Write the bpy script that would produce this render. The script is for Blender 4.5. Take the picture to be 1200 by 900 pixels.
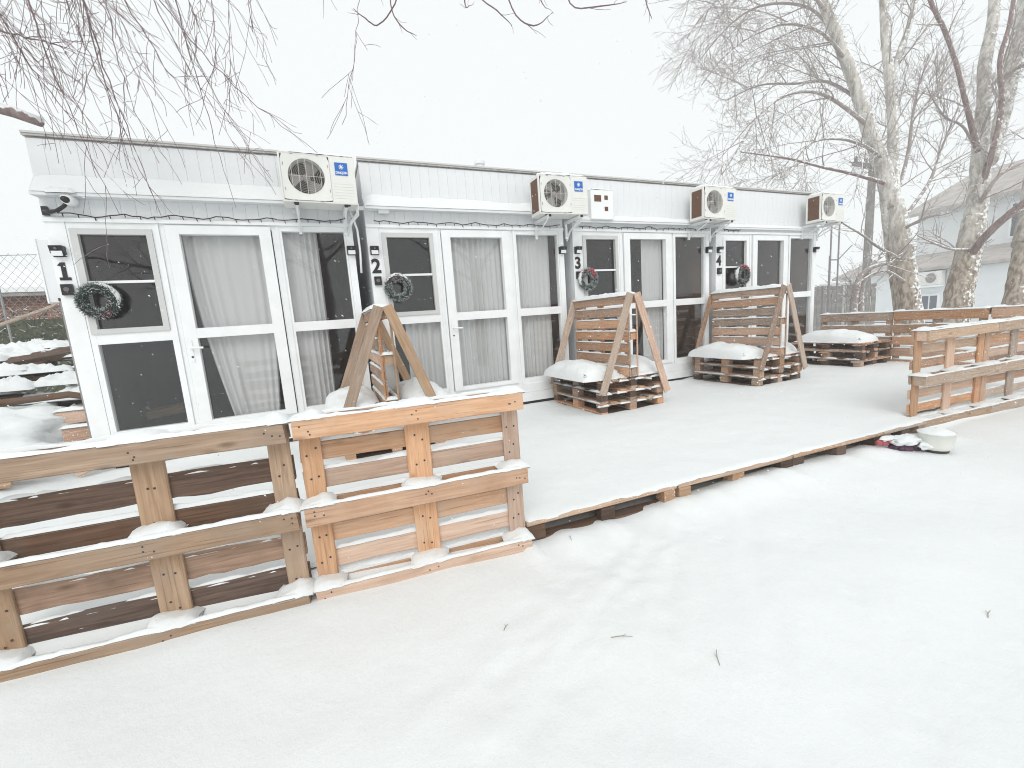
import bpy, bmesh, math, random
from mathutils import Vector, Matrix, noise
R = math.radians
random.seed(7)
for o in list(bpy.data.objects): bpy.data.objects.remove(o)
sc = bpy.context.scene
col = sc.collection

# ------------------------------------------------------------------ camera, sky, sun, exposure
CAM = Vector((2.9594, -5.6729, 1.2640))
YAW, PITCH, ROLL, FPX = R(23.090), R(8.639), R(4.053), 498.94
_f = Vector((math.sin(YAW), math.cos(YAW), 0)); _r = Vector((math.cos(YAW), -math.sin(YAW), 0)); _d = Vector((0, 0, -1))
FWD = _f*math.cos(PITCH) + _d*math.sin(PITCH)
_d2 = _d*math.cos(PITCH) - _f*math.sin(PITCH)
RGT = _r*math.cos(ROLL) + _d2*math.sin(ROLL)
DWN = _d2*math.cos(ROLL) - _r*math.sin(ROLL)
cd = bpy.data.cameras.new('camera'); cam = bpy.data.objects.new('camera', cd); col.objects.link(cam)
cd.sensor_fit = 'HORIZONTAL'; cd.sensor_width = 36; cd.lens = FPX/1200*36; cd.clip_end = 600; cd.clip_start = .02
m3 = Matrix((RGT, -DWN, -FWD)).transposed()
cam.matrix_world = Matrix.Translation(CAM) @ m3.to_4x4()
sc.camera = cam
SUN_EL, SUN_AZ = R(41), R(205)          # azimuth measured from +Y towards +X
w = bpy.data.worlds.new('World'); sc.world = w; w.use_nodes = True
nt = w.node_tree; nt.nodes.clear()
out = nt.nodes.new('ShaderNodeOutputWorld'); bg = nt.nodes.new('ShaderNodeBackground')
sky = nt.nodes.new('ShaderNodeTexSky'); sky.sky_type = 'NISHITA'; sky.sun_disc = False
sky.sun_elevation = SUN_EL; sky.sun_rotation = SUN_AZ; sky.dust_density = 6; sky.air_density = 1; sky.ozone_density = 1
mix = nt.nodes.new('ShaderNodeMix'); mix.data_type = 'RGBA'; mix.inputs[0].default_value = .93
mix.inputs[7].default_value = (8.05, 8.3, 8.3, 1)     # closed snow cloud over the clear sky
nt.links.new(sky.outputs[0], mix.inputs[6]); nt.links.new(mix.outputs[2], bg.inputs[0])
bg.inputs[1].default_value = .10
nt.links.new(bg.outputs[0], out.inputs[0])
sl = bpy.data.lights.new('sun', 'SUN'); sl.energy = 1.1; sl.angle = R(36); sl.color = (1, .985, .965)
so = bpy.data.objects.new('sun', sl); col.objects.link(so)
sd = Vector((math.sin(SUN_AZ)*math.cos(SUN_EL), math.cos(SUN_AZ)*math.cos(SUN_EL), math.sin(SUN_EL)))
so.rotation_euler = sd.to_track_quat('Z', 'Y').to_euler()
so.location = (0, 0, 30)
vs = sc.view_settings; vs.view_transform = 'Standard'; vs.look = 'None'; vs.exposure = 0.32; vs.gamma = 1; vs.use_curve_mapping = False
sc.render.engine = 'CYCLES'
sc.cycles.use_denoising = True; sc.cycles.filter_width = 1.05
sc.cycles.max_bounces = 8; sc.cycles.transparent_max_bounces = 16; sc.cycles.volume_bounces = 1
sc.cycles.sample_clamp_indirect = 6

# ------------------------------------------------------------------ helpers
def ray(px, py): return RGT*((px-600)/FPX) + DWN*((py-450)/FPX) + FWD
def at(px, py, depth): return CAM + ray(px, py)*depth          # a point at its own distance from the camera
def tag(o, label=None, cat=None, group=None, kind=None):
    if label: o['label'] = label
    if cat: o['category'] = cat
    if group: o['group'] = group
    if kind: o['kind'] = kind
    return o
def empty(name, loc=(0, 0, 0), rz=0, parent=None):
    o = bpy.data.objects.new(name, None); col.objects.link(o); o.location = loc; o.rotation_euler = (0, 0, rz)
    o.empty_display_size = .1
    if parent: o.parent = parent
    return o
def thing(name, label, cat, loc=(0, 0, 0), rz=0, group=None):
    return tag(empty(name, loc, rz), label, cat, group)
def link(name, me, parent=None, loc=(0, 0, 0)):
    o = bpy.data.objects.new(name, me); col.objects.link(o); o.location = loc
    if parent: o.parent = parent
    return o
def mesh(name, V, F, mat, smooth=False):
    me = bpy.data.meshes.new(name); me.from_pydata([tuple(v) for v in V], [], F); me.update()
    if mat: me.materials.append(mat)
    if smooth: me.polygons.foreach_set('use_smooth', [True]*len(me.polygons))
    return me
def obj(name, V, F, mat, parent=None, smooth=False, loc=(0, 0, 0)):
    return link(name, mesh(name, V, F, mat, smooth), parent, loc)
class MB:
    def __init__(s): s.V = []; s.F = []
    def box(s, x0, x1, y0, y1, z0, z1):
        b = len(s.V)
        s.V += [(x, y, z) for x in (x0, x1) for y in (y0, y1) for z in (z0, z1)]
        for q in ((0, 1, 3, 2), (4, 6, 7, 5), (0, 4, 5, 1), (2, 3, 7, 6), (0, 2, 6, 4), (1, 5, 7, 3)): s.F.append(tuple(b+i for i in q))
        return s
    def tube(s, pts, rad, n=6, cap=True):
        pts = [Vector(p) for p in pts]
        if not isinstance(rad, (list, tuple)): rad = [rad]*len(pts)
        b = len(s.V); up = None
        for i, p in enumerate(pts):
            t = (pts[min(i+1, len(pts)-1)] - pts[max(i-1, 0)])
            if t.length < 1e-9: t = Vector((0, 0, 1))
            t.normalize()
            if up is None: up = Vector((0, 0, 1)) if abs(t.z) < .9 else Vector((1, 0, 0))
            a = (up - t*up.dot(t))
            if a.length < 1e-5: a = t.orthogonal()
            a.normalize(); up = a; c = t.cross(a)
            for k in range(n):
                g = 2*math.pi*k/n
                s.V.append(p + (a*math.cos(g) + c*math.sin(g))*rad[i])
        for i in range(len(pts)-1):
            for k in range(n):
                k2 = (k+1) % n
                s.F.append((b+i*n+k, b+i*n+k2, b+(i+1)*n+k2, b+(i+1)*n+k))
        if cap and n > 2:
            s.F.append(tuple(b+k for k in reversed(range(n)))); s.F.append(tuple(b+(len(pts)-1)*n+k for k in range(n)))
        return s
    def lathe(s, prof, n=32, c=(0, 0, 0), axis='z', capend=True):
        b = len(s.V)
        for r, h in prof:
            for k in range(n):
                g = 2*math.pi*k/n; x, y = r*math.cos(g), r*math.sin(g)
                s.V.append((c[0]+x, c[1]+y, c[2]+h) if axis == 'z' else (c[0]+x, c[1]+h, c[2]+y))
        for i in range(len(prof)-1):
            for k in range(n):
                k2 = (k+1) % n
                q = (b+i*n+k, b+i*n+k2, b+(i+1)*n+k2, b+(i+1)*n+k)
                s.F.append(q if axis == 'z' else q[::-1])
        if capend:
            s.F.append(tuple(b+k for k in range(n))); s.F.append(tuple(b+(len(prof)-1)*n+k for k in range(n)))
        return s
    def build(s, name, mat, parent=None, smooth=False, loc=(0, 0, 0)): return obj(name, s.V, s.F, mat, parent, smooth, loc)

# ------------------------------------------------------------------ materials
def newmat(name):
    m = bpy.data.materials.new(name); m.use_nodes = True
    n = m.node_tree.nodes; l = m.node_tree.links
    return m, n, l, n['Principled BSDF']
def plain(name, c, rough=.5, metal=0, bump=0, bscale=40, var=0, spec=.4):
    m, n, l, p = newmat(name)
    p.inputs['Base Color'].default_value = (*c, 1); p.inputs['Roughness'].default_value = rough; p.inputs['Metallic'].default_value = metal
    p.inputs['Specular IOR Level'].default_value = spec
    if bump or var:
        tc = n.new('ShaderNodeTexCoord'); nz = n.new('ShaderNodeTexNoise'); nz.inputs['Scale'].default_value = bscale; nz.inputs['Detail'].default_value = 5
        l.new(tc.outputs['Object'], nz.inputs['Vector'])
    if bump:
        b = n.new('ShaderNodeBump'); b.inputs['Strength'].default_value = bump; b.inputs['Distance'].default_value = .02
        l.new(nz.outputs[0], b.inputs['Height']); l.new(b.outputs[0], p.inputs['Normal'])
    if var:
        r = n.new('ShaderNodeValToRGB'); r.color_ramp.elements[0].position = .3; r.color_ramp.elements[1].position = .7
        r.color_ramp.elements[0].color = (*[x*(1-var) for x in c], 1); r.color_ramp.elements[1].color = (*[min(1, x*(1+var*.5)) for x in c], 1)
        l.new(nz.outputs[0], r.inputs[0]); l.new(r.outputs[0], p.inputs['Base Color'])
    return m
def wood(name, light, dark, stain, rnd=.35, snowy=0):
    m, n, l, p = newmat(name)
    tc = n.new('ShaderNodeTexCoord'); oi = n.new('ShaderNodeObjectInfo')
    sh = n.new('ShaderNodeVectorMath'); sh.operation = 'SCALE'; sh.inputs[0].default_value = (37, 23, 11); l.new(oi.outputs['Random'], sh.inputs['Scale'])
    ad = n.new('ShaderNodeVectorMath'); l.new(tc.outputs['Object'], ad.inputs[0]); l.new(sh.outputs[0], ad.inputs[1])
    mp = n.new('ShaderNodeMapping'); mp.inputs['Scale'].default_value = (1.6, 26, 26); l.new(ad.outputs[0], mp.inputs[0])
    g = n.new('ShaderNodeTexNoise'); g.inputs['Scale'].default_value = 2.2; g.inputs['Detail'].default_value = 7; g.inputs['Distortion'].default_value = .8; l.new(mp.outputs[0], g.inputs['Vector'])
    r = n.new('ShaderNodeValToRGB'); r.color_ramp.elements[0].position = .3; r.color_ramp.elements[1].position = .72
    r.color_ramp.elements[0].color = (*dark, 1); r.color_ramp.elements[1].color = (*light, 1); l.new(g.outputs[0], r.inputs[0])
    # blotches of grey weathering and knots
    b = n.new('ShaderNodeTexNoise'); b.inputs['Scale'].default_value = 4.5; b.inputs['Detail'].default_value = 4; l.new(ad.outputs[0], b.inputs['Vector'])
    br = n.new('ShaderNodeMapRange'); br.inputs[1].default_value = .48; br.inputs[2].default_value = .75; l.new(b.outputs[0], br.inputs[0])
    mx = n.new('ShaderNodeMix'); mx.data_type = 'RGBA'; l.new(br.outputs[0], mx.inputs[0]); l.new(r.outputs[0], mx.inputs[6]); mx.inputs[7].default_value = (*stain, 1)
    km = n.new('ShaderNodeMapping'); km.inputs['Scale'].default_value = (3.1, 9, 9); l.new(ad.outputs[0], km.inputs[0])
    kv = n.new('ShaderNodeTexVoronoi'); kv.inputs['Scale'].default_value = 1.0; l.new(km.outputs[0], kv.inputs['Vector'])
    kr = n.new('ShaderNodeMapRange'); kr.inputs[1].default_value = .05; kr.inputs[2].default_value = .16; kr.inputs[3].default_value = .6; kr.inputs[4].default_value = 0; l.new(kv.outputs['Distance'], kr.inputs[0])
    kx = n.new('ShaderNodeMix'); kx.data_type = 'RGBA'; l.new(kr.outputs[0], kx.inputs[0]); l.new(mx.outputs[2], kx.inputs[6]); kx.inputs[7].default_value = (dark[0]*.42, dark[1]*.36, dark[2]*.34, 1)
    # drying cracks along the grain and damp patches
    cm = n.new('ShaderNodeMapping'); cm.inputs['Scale'].default_value = (1.3, 70, 70); l.new(ad.outputs[0], cm.inputs[0])
    cn = n.new('ShaderNodeTexNoise'); cn.inputs['Scale'].default_value = 1.6; cn.inputs['Detail'].default_value = 4; l.new(cm.outputs[0], cn.inputs['Vector'])
    cr = n.new('ShaderNodeMapRange'); cr.inputs[1].default_value = .60; cr.inputs[2].default_value = .70; cr.inputs[4].default_value = .55; l.new(cn.outputs[0], cr.inputs[0])
    cx_ = n.new('ShaderNodeMix'); cx_.data_type = 'RGBA'; l.new(cr.outputs[0], cx_.inputs[0]); l.new(kx.outputs[2], cx_.inputs[6]); cx_.inputs[7].default_value = (dark[0]*.45, dark[1]*.42, dark[2]*.4, 1)
    dn = n.new('ShaderNodeTexNoise'); dn.inputs['Scale'].default_value = 2.3; dn.inputs['Detail'].default_value = 6; dn.inputs['Roughness'].default_value = .65; l.new(ad.outputs[0], dn.inputs['Vector'])
    dr_ = n.new('ShaderNodeMapRange'); dr_.inputs[1].default_value = .5; dr_.inputs[2].default_value = .72; dr_.inputs[4].default_value = .5; l.new(dn.outputs[0], dr_.inputs[0])
    dx_ = n.new('ShaderNodeMix'); dx_.data_type = 'RGBA'; l.new(dr_.outputs[0], dx_.inputs[0]); l.new(cx_.outputs[2], dx_.inputs[6]); dx_.inputs[7].default_value = (dark[0]*.8, dark[1]*.78, dark[2]*.76, 1)
    hs = n.new('ShaderNodeHueSaturation'); l.new(dx_.outputs[2], hs.inputs['Color'])
    vr = n.new('ShaderNodeMapRange'); vr.inputs[3].default_value = 1-rnd; vr.inputs[4].default_value = 1+rnd*.55; l.new(oi.outputs['Random'], vr.inputs[0]); l.new(vr.outputs[0], hs.inputs['Value'])
    m2 = n.new('ShaderNodeMath'); m2.operation = 'MULTIPLY'; m2.inputs[1].default_value = 7.13; l.new(oi.outputs['Random'], m2.inputs[0])
    m3_ = n.new('ShaderNodeMath'); m3_.operation = 'FRACT'; l.new(m2.outputs[0], m3_.inputs[0])
    sr = n.new('ShaderNodeMapRange'); sr.inputs[3].default_value = .72; sr.inputs[4].default_value = 1.12; l.new(m3_.outputs[0], sr.inputs[0]); l.new(sr.outputs[0], hs.inputs['Saturation'])
    last = hs.outputs[0]
    if snowy:   # wind-blown rime sticking to the grain
        sn = n.new('ShaderNodeTexNoise'); sn.inputs['Scale'].default_value = 85; sn.inputs['Detail'].default_value = 6; l.new(ad.outputs[0], sn.inputs['Vector'])
        st = n.new('ShaderNodeMapRange'); st.inputs[1].default_value = .62-snowy*.12; st.inputs[2].default_value = .72-snowy*.1; l.new(sn.outputs[0], st.inputs[0])
        sx = n.new('ShaderNodeMix'); sx.data_type = 'RGBA'; l.new(st.outputs[0], sx.inputs[0]); l.new(last, sx.inputs[6]); sx.inputs[7].default_value = (.85, .87, .88, 1); last = sx.outputs[2]
    l.new(last, p.inputs['Base Color']); p.inputs['Roughness'].default_value = .75; p.inputs['Specular IOR Level'].default_value = .2
    bp = n.new('ShaderNodeBump'); bp.inputs['Strength'].default_value = .35; bp.inputs['Distance'].default_value = .004; l.new(g.outputs[0], bp.inputs['Height']); l.new(bp.outputs[0], p.inputs['Normal'])
    return m
def bark(name, base, dark, snow=.5, scale=9, low=None, lowd=None):
    m, n, l, p = newmat(name)
    ge = n.new('ShaderNodeNewGeometry'); tc = n.new('ShaderNodeTexCoord')
    mp = n.new('ShaderNodeMapping'); mp.inputs['Scale'].default_value = (1, 1, .35 if scale < 20 else 1); l.new(tc.outputs['Object'], mp.inputs[0])
    a = n.new('ShaderNodeTexNoise'); a.inputs['Scale'].default_value = scale; a.inputs['Detail'].default_value = 8; a.inputs['Roughness'].default_value = .7; l.new(mp.outputs[0], a.inputs['Vector'])
    r = n.new('ShaderNodeValToRGB'); r.color_ramp.elements[0].position = .36; r.color_ramp.elements[1].position = .58
    r.color_ramp.elements[0].color = (*dark, 1); r.color_ramp.elements[1].color = (*base, 1); l.new(a.outputs[0], r.inputs[0])
    last = r.outputs[0]
    if low:      # rough brown bark at the foot of the trunk gives way to smooth pale bark
        r2 = n.new('ShaderNodeValToRGB'); r2.color_ramp.elements[0].position = .4; r2.color_ramp.elements[1].position = .6
        r2.color_ramp.elements[0].color = (*lowd, 1); r2.color_ramp.elements[1].color = (*low, 1)
        a2 = n.new('ShaderNodeTexNoise'); a2.inputs['Scale'].default_value = 16; a2.inputs['Detail'].default_value = 7; l.new(mp.outputs[0], a2.inputs['Vector']); l.new(a2.outputs[0], r2.inputs[0])
        sx = n.new('ShaderNodeSeparateXYZ'); l.new(tc.outputs['Object'], sx.inputs[0])
        hz = n.new('ShaderNodeMath'); hz.operation = 'MULTIPLY_ADD'; hz.inputs[1].default_value = 2.2; l.new(a.outputs[0], hz.inputs[0]); l.new(sx.outputs[2], hz.inputs[2])
        hm_ = n.new('ShaderNodeMapRange'); hm_.inputs[1].default_value = 3.0; hm_.inputs[2].default_value = 4.6; l.new(hz.outputs[0], hm_.inputs[0])
        lx = n.new('ShaderNodeMix'); lx.data_type = 'RGBA'; l.new(hm_.outputs[0], lx.inputs[0]); l.new(r2.outputs[0], lx.inputs[6]); l.new(last, lx.inputs[7]); last = lx.outputs[2]
    # snow caught on upward and wind-facing faces, broken up by the bark
    dt = n.new('ShaderNodeVectorMath'); dt.operation = 'DOT_PRODUCT'; dt.inputs[1].default_value = (.55, -.25, .8); l.new(ge.outputs['Normal'], dt.inputs[0])
    b = n.new('ShaderNodeTexNoise'); b.inputs['Scale'].default_value = 14; b.inputs['Detail'].default_value = 6; l.new(tc.outputs['Object'], b.inputs['Vector'])
    s1 = n.new('ShaderNodeMath'); s1.operation = 'MULTIPLY_ADD'; s1.inputs[1].default_value = 2.6; l.new(b.outputs[0], s1.inputs[0]); l.new(dt.outputs['Value'], s1.inputs[2])
    mr = n.new('ShaderNodeMapRange'); mr.inputs[1].default_value = 2.35-snow; mr.inputs[2].default_value = 2.6-snow; l.new(s1.outputs[0], mr.inputs[0])
    mx = n.new('ShaderNodeMix'); mx.data_type = 'RGBA'; l.new(mr.outputs[0], mx.inputs[0]); l.new(last, mx.inputs[6]); mx.inputs[7].default_value = (.82, .84, .85, 1)
    l.new(mx.outputs[2], p.inputs['Base Color']); p.inputs['Roughness'].default_value = .85; p.inputs['Specular IOR Level'].default_value = .15
    bp = n.new('ShaderNodeBump'); bp.inputs['Strength'].default_value = .7; bp.inputs['Distance'].default_value = .03; l.new(a.outputs[0], bp.inputs['Height']); l.new(bp.outputs[0], p.inputs['Normal'])
    return m
def glass_mat():
    m, n, l, p = newmat('window_glass'); n.remove(p)
    tr = n.new('ShaderNodeBsdfTransparent'); tr.inputs[0].default_value = (.975, .98, .98, 1)
    gl = n.new('ShaderNodeBsdfGlossy'); gl.inputs['Roughness'].default_value = .015; gl.inputs[0].default_value = (1, 1, 1, 1)
    tc = n.new('ShaderNodeTexCoord'); nz = n.new('ShaderNodeTexNoise'); nz.inputs['Scale'].default_value = 2.2; l.new(tc.outputs['Object'], nz.inputs['Vector'])
    bp = n.new('ShaderNodeBump'); bp.inputs['Strength'].default_value = .05; bp.inputs['Distance'].default_value = .02; l.new(nz.outputs[0], bp.inputs['Height']); l.new(bp.outputs[0], gl.inputs['Normal'])
    fr = n.new('ShaderNodeFresnel'); gb = n.new('ShaderNodeNewGeometry')
    io = n.new('ShaderNodeMapRange'); io.inputs[3].default_value = 1.50; io.inputs[4].default_value = 1/1.50; l.new(gb.outputs['Backfacing'], io.inputs[0]); l.new(io.outputs[0], fr.inputs[0])   # the pane's far face reflects like its near face
    mx = n.new('ShaderNodeMixShader'); l.new(fr.outputs[0], mx.inputs[0]); l.new(tr.outputs[0], mx.inputs[1]); l.new(gl.outputs[0], mx.inputs[2])
    l.new(mx.outputs[0], n['Material Output'].inputs[0])
    return m
def curtain_mat():
    m, n, l, p = newmat('sheer_curtain'); n.remove(p)
    d = n.new('ShaderNodeBsdfDiffuse'); d.inputs[0].default_value = (.82, .82, .815, 1)
    t = n.new('ShaderNodeBsdfTranslucent'); t.inputs[0].default_value = (.82, .82, .815, 1)
    tr = n.new('ShaderNodeBsdfTransparent')
    a = n.new('ShaderNodeMixShader'); a.inputs[0].default_value = .15; l.new(d.outputs[0], a.inputs[1]); l.new(t.outputs[0], a.inputs[2])
    b = n.new('ShaderNodeMixShader'); b.inputs[0].default_value = .20; l.new(a.outputs[0], b.inputs[1]); l.new(tr.outputs[0], b.inputs[2])
    l.new(b.outputs[0], n['Material Output'].inputs[0]); return m
def snow_mat(name, bump, c=(.79, .817, .82)):
    m, n, l, p = newmat(name)
    tc = n.new('ShaderNodeTexCoord')
    a = n.new('ShaderNodeTexNoise'); a.inputs['Scale'].default_value = 7; a.inputs['Detail'].default_value = 8; a.inputs['Roughness'].default_value = .62; l.new(tc.outputs['Object'], a.inputs['Vector'])
    b = n.new('ShaderNodeTexNoise'); b.inputs['Scale'].default_value = 160; b.inputs['Detail'].default_value = 3; l.new(tc.outputs['Object'], b.inputs['Vector'])
    s = n.new('ShaderNodeMath'); s.operation = 'MULTIPLY_ADD'; s.inputs[1].default_value = .12; l.new(b.outputs[0], s.inputs[0]); l.new(a.outputs[0], s.inputs[2])
    bp = n.new('ShaderNodeBump'); bp.inputs['Strength'].default_value = bump; bp.inputs['Distance'].default_value = .03; l.new(s.outputs[0], bp.inputs['Height']); l.new(bp.outputs[0], p.inputs['Normal'])
    p.inputs['Base Color'].default_value = (*c, 1); p.inputs['Roughness'].default_value = .7; p.inputs['Specular IOR Level'].default_value = .15
    return m
def brick_mat(name):
    m, n, l, p = newmat(name)
    tc = n.new('ShaderNodeTexCoord'); mp = n.new('ShaderNodeMapping'); mp.inputs['Rotation'].default_value = (R(90), 0, 0); l.new(tc.outputs['Object'], mp.inputs[0])
    b = n.new('ShaderNodeTexBrick'); b.inputs['Scale'].default_value = 4; b.inputs['Color1'].default_value = (.28, .12, .08, 1); b.inputs['Color2'].default_value = (.36, .17, .12, 1); b.inputs['Mortar'].default_value = (.4, .36, .33, 1)
    l.new(mp.outputs[0], b.inputs['Vector']); l.new(b.outputs[0], p.inputs['Base Color']); p.inputs['Roughness'].default_value = .9
    return m
M = dict(
    snow=snow_mat('snow', .35), snow_ground=snow_mat('ground_snow', .28),
    pine=wood('fresh_pine', (.70, .465, .315), (.51, .30, .185), (.58, .415, .30), .26),
    old=wood('weathered_pallet_wood', (.54, .375, .25), (.34, .22, .14), (.41, .31, .23), .25),
    dark=wood('dark_wood', (.19, .115, .078), (.09, .055, .038), (.13, .10, .08), .35),
    bench=wood('bench_wood', (.66, .405, .255), (.44, .235, .135), (.51, .335, .225), .28, .08),
    rimed=wood('rimed_wood', (.54, .355, .235), (.33, .20, .125), (.40, .285, .20), .3, .3),
    grey=wood('grey_aged_wood', (.58, .43, .32), (.40, .28, .195), (.47, .37, .29), .25, .1),
    pvc=plain('white_window_plastic', (.86, .88, .885), .35, 0, .04, 5, .055),
    pvcgrey=plain('grey_sash_plastic', (.58, .59, .58), .45),
    siding=plain('white_siding', (.755, .77, .785), .5, 0, .05, 6, .03),
    trim=plain('grey_metal_trim', (.50, .485, .47), .5, .3, .1, 20, .3),
    casing=plain('cream_painted_steel', (.77, .77, .735), .4, 0, .03, 8, .03),
    lip=plain('pale_metal_lip', (.60, .59, .57), .5), 
    black=plain('black_plastic', (.014, .012, .014), .4),
    darkin=plain('dark_fan_cavity', (.045, .038, .036), .7),
    fan=plain('grey_fan_plastic', (.30, .28, .27), .5),
    wire=plain('pale_guard_wire', (.62, .6, .57), .4),
    coil=plain('brown_heat_exchanger', (.17, .085, .05), .6, .2, .6, 120, .4),
    blue=plain('blue_badge', (.02, .14, .50), .4), white=plain('white_print', (.85, .88, .9), .5),
    lens=plain('lamp_white_panel', (.75, .77, .78), .3),
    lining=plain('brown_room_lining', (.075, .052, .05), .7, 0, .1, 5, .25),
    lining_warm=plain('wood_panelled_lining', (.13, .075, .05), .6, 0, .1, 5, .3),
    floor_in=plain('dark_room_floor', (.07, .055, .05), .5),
    glass=glass_mat(), curtain=curtain_mat(),
    needle=plain('fir_needles', (.035, .06, .045), .7), frost=plain('frosted_needles', (.55, .58, .58), .8),
    red=plain('red_berries', (.55, .035, .06), .4), maroon=plain('dark_red_ribbon', (.16, .02, .035), .6),
    cloth=plain('grey_seat_cloth', (.16, .15, .15), .9, 0, .3, 60),
    enamel=plain('white_enamel', (.74, .75, .70), .3, 0, .03, 4, .06), rust=plain('dark_pan_base', (.06, .05, .05), .7),
    bag=plain('purple_rag', (.13, .06, .10), .8, 0, .5, 30, .4), bagred=plain('red_rag', (.45, .10, .12), .8, 0, .4, 30, .3),
    bark_pale=bark('pale_poplar_bark', (.62, .60, .56), (.30, .27, .24), .85, 9, (.44, .38, .32), (.22, .18, .15)),
    bark_dark=bark('reddish_limb_bark', (.32, .25, .24), (.20, .155, .15), .8, 16),
    twig=bark('twig_bark', (.42, .375, .355), (.29, .25, .24), .8, 30),
    twigred=bark('drooping_twig_bark', (.27, .195, .20), (.17, .12, .125), .25, 30),
    conc=plain('grey_render', (.34, .33, .32), .9, 0, .3, 6, .25),
    roofing=plain('grey_roof_sheet', (.47, .44, .42), .8, 0, .3, 3, .2),
    housewhite=plain('white_house_render', (.78, .80, .81), .8, 0, .1, 3, .04),
    metal=plain('grey_metal_tube', (.30, .29, .29), .5, .4), brick=brick_mat('red_brick'),
    hedge=plain('frosted_hedge', (.10, .11, .07), .9, 0, .6, 20, .5), pane_far=plain('far_window_glass', (.16, .17, .2), .15),
    twigdead=plain('dry_stalk', (.30, .27, .21), .8),
)

# ------------------------------------------------------------------ ground and deck snow
def fbm(x, y, s, k=3): return noise.fractal(Vector((x*s, y*s, 3.7)), 1.0, 2.0, k)
GZ = -.13
DECK0, DECK1 = (3.97, -3.386), (8.24, -3.546)
def deck_y(x): return DECK0[1] + (x-DECK0[0])*(DECK1[1]-DECK0[1])/(DECK1[0]-DECK0[0])
rs = random.Random(3)
DENTS = []
for i in range(70):      # trampled strip from the deck corner towards the viewer
    t_ = rs.random(); DENTS.append((4.75-1.75*t_+rs.gauss(0, .22), -3.66-1.15*t_+rs.gauss(0, .13), rs.uniform(.02, .05), rs.uniform(.03, .08), rs.uniform(0, 6.28), rs.uniform(.001, .004)))
for i in range(60): DENTS.append((rs.uniform(3, 9.8), rs.uniform(-5.4, -3.7), rs.uniform(.02, .05), rs.uniform(.03, .09), rs.uniform(0, 6.28), rs.uniform(.002, .006)))
for (x0, y0, x1, y1, n) in ((4.5, -3.72, 3.35, -4.75, 15), (4.2, -3.66, 3.05, -4.5, 14), (4.9, -3.66, 4.0, -4.5, 9), (5.6, -3.7, 9.5, -4.4, 9), (3.9, -3.8, 4.4, -4.0, 4)):
    for i in range(n):
        t = (i+rs.random()*.6)/n
        DENTS.append((x0+(x1-x0)*t+rs.uniform(-.1, .1), y0+(y1-y0)*t+rs.uniform(-.09, .09), rs.uniform(.035, .07), rs.uniform(.06, .12), math.atan2(y1-y0, x1-x0)+rs.uniform(-.5, .5), rs.uniform(.0015, .0045)))
TRACKS = [(4.75, -3.68, 3.1, -4.75, .045, .0045), (4.55, -3.62, 2.85, -4.6, .05, .004), (4.95, -3.7, 3.5, -4.95, .04, .0035), (4.2, -3.7, 2.7, -4.35, .06, .0035), (5.5, -3.75, 3.9, -5.1, .05, .004)]
def gz(x, y):
    z = GZ + fbm(x, y, .55)*.018 + fbm(x+9, y, 2.6)*.006
    d2 = (x-CAM.x)**2 + (y-CAM.y)**2
    # wind ripples and drift swells
    z += .008*math.sin(2.2*x+5.1*y+2.5*fbm(x, y, .8)) * (1 if d2 < 400 else 0)
    if 2.4 < x < 10 and -5.6 < y < -3.4:
        for (dx, dy, a, b, g, dep) in DENTS:
            ex, ey = x-dx, y-dy
            if abs(ex) < .4 and abs(ey) < .4:
                u = (ex*math.cos(g)+ey*math.sin(g))/b; v = (-ex*math.sin(g)+ey*math.cos(g))/a
                q = u*u+v*v
                z += -dep*math.exp(-q*1.5) + dep*.45*math.exp(-(math.sqrt(q)-1.35)**2*6)
    if 2.2 < x < 6 and -5.4 < y < -3.5:          # soft half-filled tracks running from the deck corner towards the viewer
        for (ax_, ay_, bx_, by_, wd_, dp_) in TRACKS:
            L2 = (bx_-ax_)**2+(by_-ay_)**2; t_ = ((x-ax_)*(bx_-ax_)+(y-ay_)*(by_-ay_))/L2
            if -.1 < t_ < 1.1:
                q = ((x-ax_)*(by_-ay_)-(y-ay_)*(bx_-ax_))/math.sqrt(L2)+.05*fbm(t_*3, ax_, 1)
                z -= dp_*math.exp(-(q/wd_)**2)*max(0, .6+.9*fbm(x*2, y*2, 1.3))*min(1, (t_+.1)*6, (1.1-t_)*6) - dp_*.35*math.exp(-((abs(q)-wd_*2)/wd_)**2)
    f = y-deck_y(x)
    if x > 3.9 and x < 8.3:                      # snow banked against the deck edge
        z += .046*math.exp(-(f+.10)**2/.025)*max(.1, .62+.9*fbm(x, 1, 1.9)+.3*fbm(x, 3, 6))
        if f > .10: z = min(z, GZ-.03)
    elif f > .0 and -1.5 < x < 12.4 and y < 5: z = z + (-.03-z)*min(1, f/.12) if f < .3 else -.06
    if 1.2 < x < 3.97: z += .02*math.exp(-(f+.05)**2/.03)
    if d2 > 900: z += .35*fbm(x, y, .03)
    return z
N = 440
def warp(t): return .85*math.sinh(5.5*t)
V = []; F = []
for j in range(N):
    for i in range(N):
        x = 4.6 + warp(2*i/(N-1)-1); y = -3.6 + warp(2*j/(N-1)-1)
        V.append((x, y, gz(x, y)))
for j in range(N-1):
    for i in range(N-1): F.append((j*N+i, j*N+i+1, (j+1)*N+i+1, (j+1)*N+i))
tag(obj('ground', V, F, M['snow_ground'], smooth=True), 'snow covered ground of the yard', kind='structure')
BARE = [(3.03, 3.97, -1.28, -.16), (6.02, 6.96, -1.29, -.17), (8.79, 9.73, -1.32, -.20), (11.44, 12.17, -1.30, -.18)]      # sheltered deck under benches and sofa
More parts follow.
